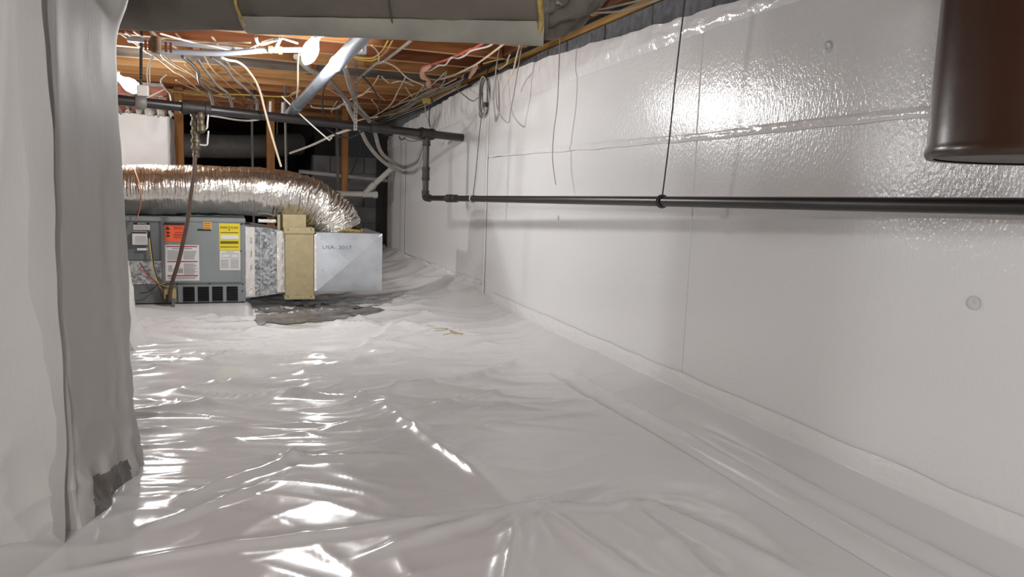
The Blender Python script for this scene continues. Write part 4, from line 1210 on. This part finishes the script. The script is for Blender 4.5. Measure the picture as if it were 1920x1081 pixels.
cable('cable', YP([(617.7, 150), (607.5, 166), (604.5, 194.6), (607.5, 222)], 4.5, 4.8), 0.0045, 'blackpaint', LBk, group=GBk)
cable('cable', YP([(704.5, 221), (682.5, 243.5), (657, 257.6), (634, 254.5), (612, 240)], 4.8, 4.8), 0.0055, 'blackpaint', LBk, group=GBk)
cable('cable', YP([(528, 180), (569, 220), (613, 259), (618, 262), (622, 258)], 4.55, 4.7), 0.0042, 'whitewire', 'straight white wire slanting down in front of the gas pipe')
cable('cable', YP([(571, 218), (597.5, 223), (634, 229), (660, 228), (686, 222), (708, 219)], 4.85, 5.1), 0.005, 'beige', 'cream cable lying along the top of the gas pipe')
cable('cable', YP([(583, 198), (591, 202), (630.5, 203), (641.6, 196), (659, 195)], 4.9, 5.1), 0.005, 'whitewire', 'pinkish white cable waving behind the perforated strap')
cable('cable', YP([(562, 95), (559, 117), (558.6, 162), (556.6, 185)], 4.0, 4.6), 0.0052, 'beige', 'cream cable dropping straight beside the grey drain pipe')
cable('cable', [(300, 63), (359, 79), (403, 87.5), (436, 95), (465, 92), (485, 83), (517, 74)], 0.004, 'whitewire', 'long white cable sagging onto the pale conduit', z=1.37)
cable('cable', [(480, 69), (483, 80), (493, 83), (519, 74)], 0.0068, 'whitewire', 'short bright white bent cable above the conduit tee', z=1.37)
cable('cable', [(450, 103), (475, 92), (490, 80), (515, 72)], 0.0042, 'beige', 'short cream cable end poking under the conduit', z=1.375)
cable('cable', [(526, 71), (540, 75), (558, 81)], 0.005, 'whitewire', 'short white cable leading from the conduit stub to the bulb', z=1.375)
GW = 'paired white wires near the bright bulb'
cable('cable', YP([(287.5, 100), (276, 130), (277, 158)], 4.1, 4.4), 0.003, 'whitewire', 'thin white wire dangling beside the black rod', group=GW)
cable('cable', YP([(289, 100), (281, 126), (281, 155)], 4.1, 4.4), 0.003, 'whitewire', 'thin white wire dangling beside the black rod', group=GW)
cable('cable', YP([(312, 140), (301, 151), (308, 165), (318, 177), (321, 190)], 4.6, 4.7), 0.0038, 'whitewire', 'kinked white wire below the amber joists')
cable('cable', YP([(308, 167), (292, 175), (275, 183)], 4.6, 4.5), 0.0042, 'whitewire', 'short white wire running to the clamp on the gas pipe')
cable('cable', YP([(372, 214), (410, 219), (440, 224), (470, 226), (500, 221)], 4.75, 4.9), 0.0055, 'pvc', 'white tube sagging just under the gas pipe')
GP_ = 'white pegs above the gas pipe'
for (a, b_, c) in ((506, 190, 213), (529, 192, 214)):
    cable('cable', [(a + 1, b_, 'y', 4.9), (a, c + 8, 'y', 4.9)], 0.008, 'pvc', 'short white hanger standing on the gas pipe', 'hanger', group=GP_)
GD = 'dark vertical conduits in the unlit bay'
for (a, b_, c, yv, r) in ((535, 222, 318, 6.6, 0.011), (473, 280, 318, 7.0, 0.011), (632, 258, 345, 7.4, 0.014)):
    cable('conduit', [(a + 2 - (b_ - 150) * 0.02, 150, 'y', yv), (a, b_, 'y', yv), (a + 6, 560, 'y', yv)], r, 'greycable', 'grey upright conduit in the unlit bay behind the silver duct', 'conduit', group=GD)
cable('conduit', [(685, 262, 'y', 8.6), (660, 320, 'y', 8.6), (640, 370, 'y', 8.6), (600, 470, 'y', 8.6)], 0.010, 'greycable', 'dark conduit slanting across the grey block wall', 'conduit')

# wires near the right wall
XW = 1.42
def wallwire(pts, x=XW): return [(p[0], p[1], 'x', x) for p in pts]
cable('wire', wallwire([(939, 75), (930, 130), (929.6, 164), (932, 200), (940, 219), (953, 230), (956, 214), (964, 172), (975, 105), (980, 76)], 1.40), 0.0036, 'palegrey', 'cream wire hanging in a long loop before the foam wall beside the coil', 'wire')
cable('wire', wallwire([(976, 78), (968, 109), (961, 137), (953.6, 147), (942, 169.5)], 1.38), 0.0045, 'beige', 'short cream wire dangling from the overhead duct next to the looped wire', 'wire')
cable('wire', wallwire([(1050, 70), (1048, 125), (1045, 194), (1038, 250), (1036, 300), (1042, 346)], 1.42), 0.0028, 'palegrey', 'single thin wire hanging straight down before the foam wall', 'wire')
cable('wire', wallwire([(837, 151), (862, 172), (885, 189), (895, 184), (906, 176)], 1.40), 0.0034, 'greycable', 'thin dark wire swagged to the coil at the wall top', 'wire')
cable('wire', [(956, 102), (952, 112), (950, 120), (952, 132)], 0.0042, 'beige', 'tiny cream wire tail with a cap under the ledger', 'wire', z=1.44)
cable('wire', [(906, 119), (945, 110), (950, 120), (953, 130)], 0.0034, 'yellowwire', 'small yellow wire bent down under the ledger', 'wire', z=1.45)
cable('wire', YP([(796.6, 190), (798, 213), (803, 228), (806, 236.5)], 5.6, 5.7), 0.0034, 'palegrey', 'thin grey wire hanging from the yellow tag', 'wire')
cable('wire', YP([(808, 183), (810.7, 192), (805, 210), (805, 230), (807, 238)], 5.6, 5.7), 0.0045, 'blackpaint', 'black wire end hanging beside the yellow tag', 'wire')
cable('wire', YP([(748, 256), (753, 262), (760, 258)], 5.7, 5.5), 0.004, 'blackpaint', 'small black wire loop below the gas pipe', 'wire')
cable('wire', YP([(753, 258), (775, 265), (800, 256), (810, 250)], 5.6, 5.4), 0.0034, 'greycable', 'thin dark wire drooping under the gas pipe tee', 'wire')
a = at(792, 193, 'y', 5.6); b_ = at(807, 184, 'y', 5.6)
o = box('yellow_tag', a.x, b_.x, 5.597, 5.605, a.z, b_.z, M['yellowwire'], bevel=0.002)
o.rotation_euler = (0, 0, 0)
tag(o, 'small yellow tag hung on wires near the wall corner', 'tag')
# two cables slung over the crumpled duct end to the sill
GS = 'cables slung from the duct end along the sill'
cable('cable', [(1045, 5, 'y', 2.1), (1080, 14, 'y', 2.2), (1120, 17, 'y', 2.3), (1160, 10, 'y', 2.35), (1200, 0, 'y', 2.3), (1240, -14, 'y', 2.2)], 0.004, 'palegrey', 'pale cable slung from the crumpled duct end along the sill', group=GS)
cable('cable', [(1040, -2, 'y', 2.1), (1075, 17, 'y', 2.2), (1110, 23, 'y', 2.3), (1160, 21, 'y', 2.35), (1210, 8, 'y', 2.3), (1260, -10, 'y', 2.2)], 0.004, 'palegrey', 'pale cable slung from the crumpled duct end along the sill', group=GS)
# extra dark tangle near the far wall corner
GC = 'tangled cables at the far wall corner'
for i in range(14):
    x0 = random.uniform(735, 800); y0 = random.uniform(180, 215)
    pts = [(x0 - random.uniform(30, 70), y0 + random.uniform(10, 32)), (x0, y0), (x0 + random.uniform(20, 60), y0 - random.uniform(12, 32)), (x0 + random.uniform(60, 110), y0 - random.uniform(35, 62))]
    cable('cable', pts, random.uniform(0.003, 0.005), random.choice(['beige', 'greycable', 'palegrey', 'palegrey']), 'dim cable running in the tangle towards the top of the foam wall', group=GC, z=random.uniform(1.40, 1.47))

# coil of wire hung at the wall top
cw = thing('wire_coil', at(914, 180, 'x', 1.42), 'coil of grey wire hung at the top of the foam wall', 'coil')
cc0 = at(914, 182, 'x', 1.42)
for i in range(8):
    pts = []
    ph = random.uniform(-0.010, 0.010)
    rx, rz = random.uniform(0.033, 0.048), random.uniform(0.105, 0.122)
    for a in np.linspace(0, 2 * math.pi, 36, endpoint=False):
        pts.append(cc0 + Vector((-0.02 + 0.012 * math.sin(a + i) + 0.3 * rx * math.cos(a) + ph * 0.6, -rx * math.cos(a) * 0.95, rz * math.sin(a) + ph)))
    tube('turn', pts, 0.0032, M['palegrey' if i % 2 else 'greycable'], cw, n=6, closed=True)
disc_tube('tie', cc0 + Vector((-0.02, -0.034, -0.062)), cc0 + Vector((-0.02, -0.034, -0.035)), [(0, 0.012), (0.5, 0.015), (1, 0.012)], M['blackpaint'], cw, n=10)
tube('hook', [cc0 + Vector((-0.01, 0, 0.10)), cc0 + Vector((0.0, 0, 0.16)), cc0 + Vector((0.04, 0.0, 0.20)), cc0 + Vector((0.10, 0, 0.21))], 0.004, M['blackpaint'], cw, n=6)

# ================================================================== ON THE FLOOR
# darker grey patch laid over the liner in front of the tan cabinet
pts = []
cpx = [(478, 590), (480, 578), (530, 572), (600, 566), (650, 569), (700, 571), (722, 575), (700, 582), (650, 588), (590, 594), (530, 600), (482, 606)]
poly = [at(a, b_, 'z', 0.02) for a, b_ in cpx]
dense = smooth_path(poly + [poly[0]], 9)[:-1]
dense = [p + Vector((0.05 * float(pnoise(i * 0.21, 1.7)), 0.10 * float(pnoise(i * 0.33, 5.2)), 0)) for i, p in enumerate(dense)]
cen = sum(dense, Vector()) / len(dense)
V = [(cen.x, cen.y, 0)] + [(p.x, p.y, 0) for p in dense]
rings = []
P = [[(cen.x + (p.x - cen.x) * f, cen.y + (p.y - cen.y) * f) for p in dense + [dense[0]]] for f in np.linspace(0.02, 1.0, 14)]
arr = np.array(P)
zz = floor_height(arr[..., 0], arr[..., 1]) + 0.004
o = grid_mesh('liner_patch', np.concatenate([arr, zz[..., None]], -1), M['dark_patch'])
tag(o, 'dark grey patch on the liner before the tan cabinet', 'dark_patch')

def on_floor(px, py, lift=0.0):
    p = at(px, py, 'z', 0.0)
    for _ in range(4):
        z = float(floor_height(np.array([p.x]), np.array([p.y]))[0]); p = at(px, py, 'z', z)
    return p + Vector((0, 0, lift))
sc_ = thing('straw_wisp', on_floor(845, 625), 'few dry straw stems lying on the liner near the foam wall', 'straw')
for (a, b_) in (((800, 610), (866, 628)), ((812, 616), (862, 623)), ((830, 629), (868, 627)), ((845, 621), (858, 630)), ((835, 620), (850, 626))):
    p0, p1 = on_floor(*a, 0.004), on_floor(*b_, 0.006)
    tube('straw', [p0, p0.lerp(p1, 0.5) + Vector((0, 0, 0.006)), p1], 0.0022, M['straw'], sc_, n=5, sub=3)
# clear glossy tape strip running along the floor beside the wall
rows = []
for yy in np.arange(0.55, 2.75, 0.02):
    row = []
    wv = 0.02 * float(pnoise(yy * 1.1, 0.5))
    for q in np.linspace(0, 1, 9):
        x = 1.205 + wv + (0.115 + 0.02 * float(pnoise(yy * 1.3, 4.5))) * q
        z = float(floor_height(np.array([x]), np.array([yy]))[0])
        row.append((x, yy, z + 0.0006 + 0.011 * (1 - (2 * q - 1) ** 4)))
    rows.append(row)
o = grid_mesh('floor_tape', np.array(rows), M['cleartape'])
tag(o, 'long strip of glossy tape on the liner running along the foam wall', 'tape')
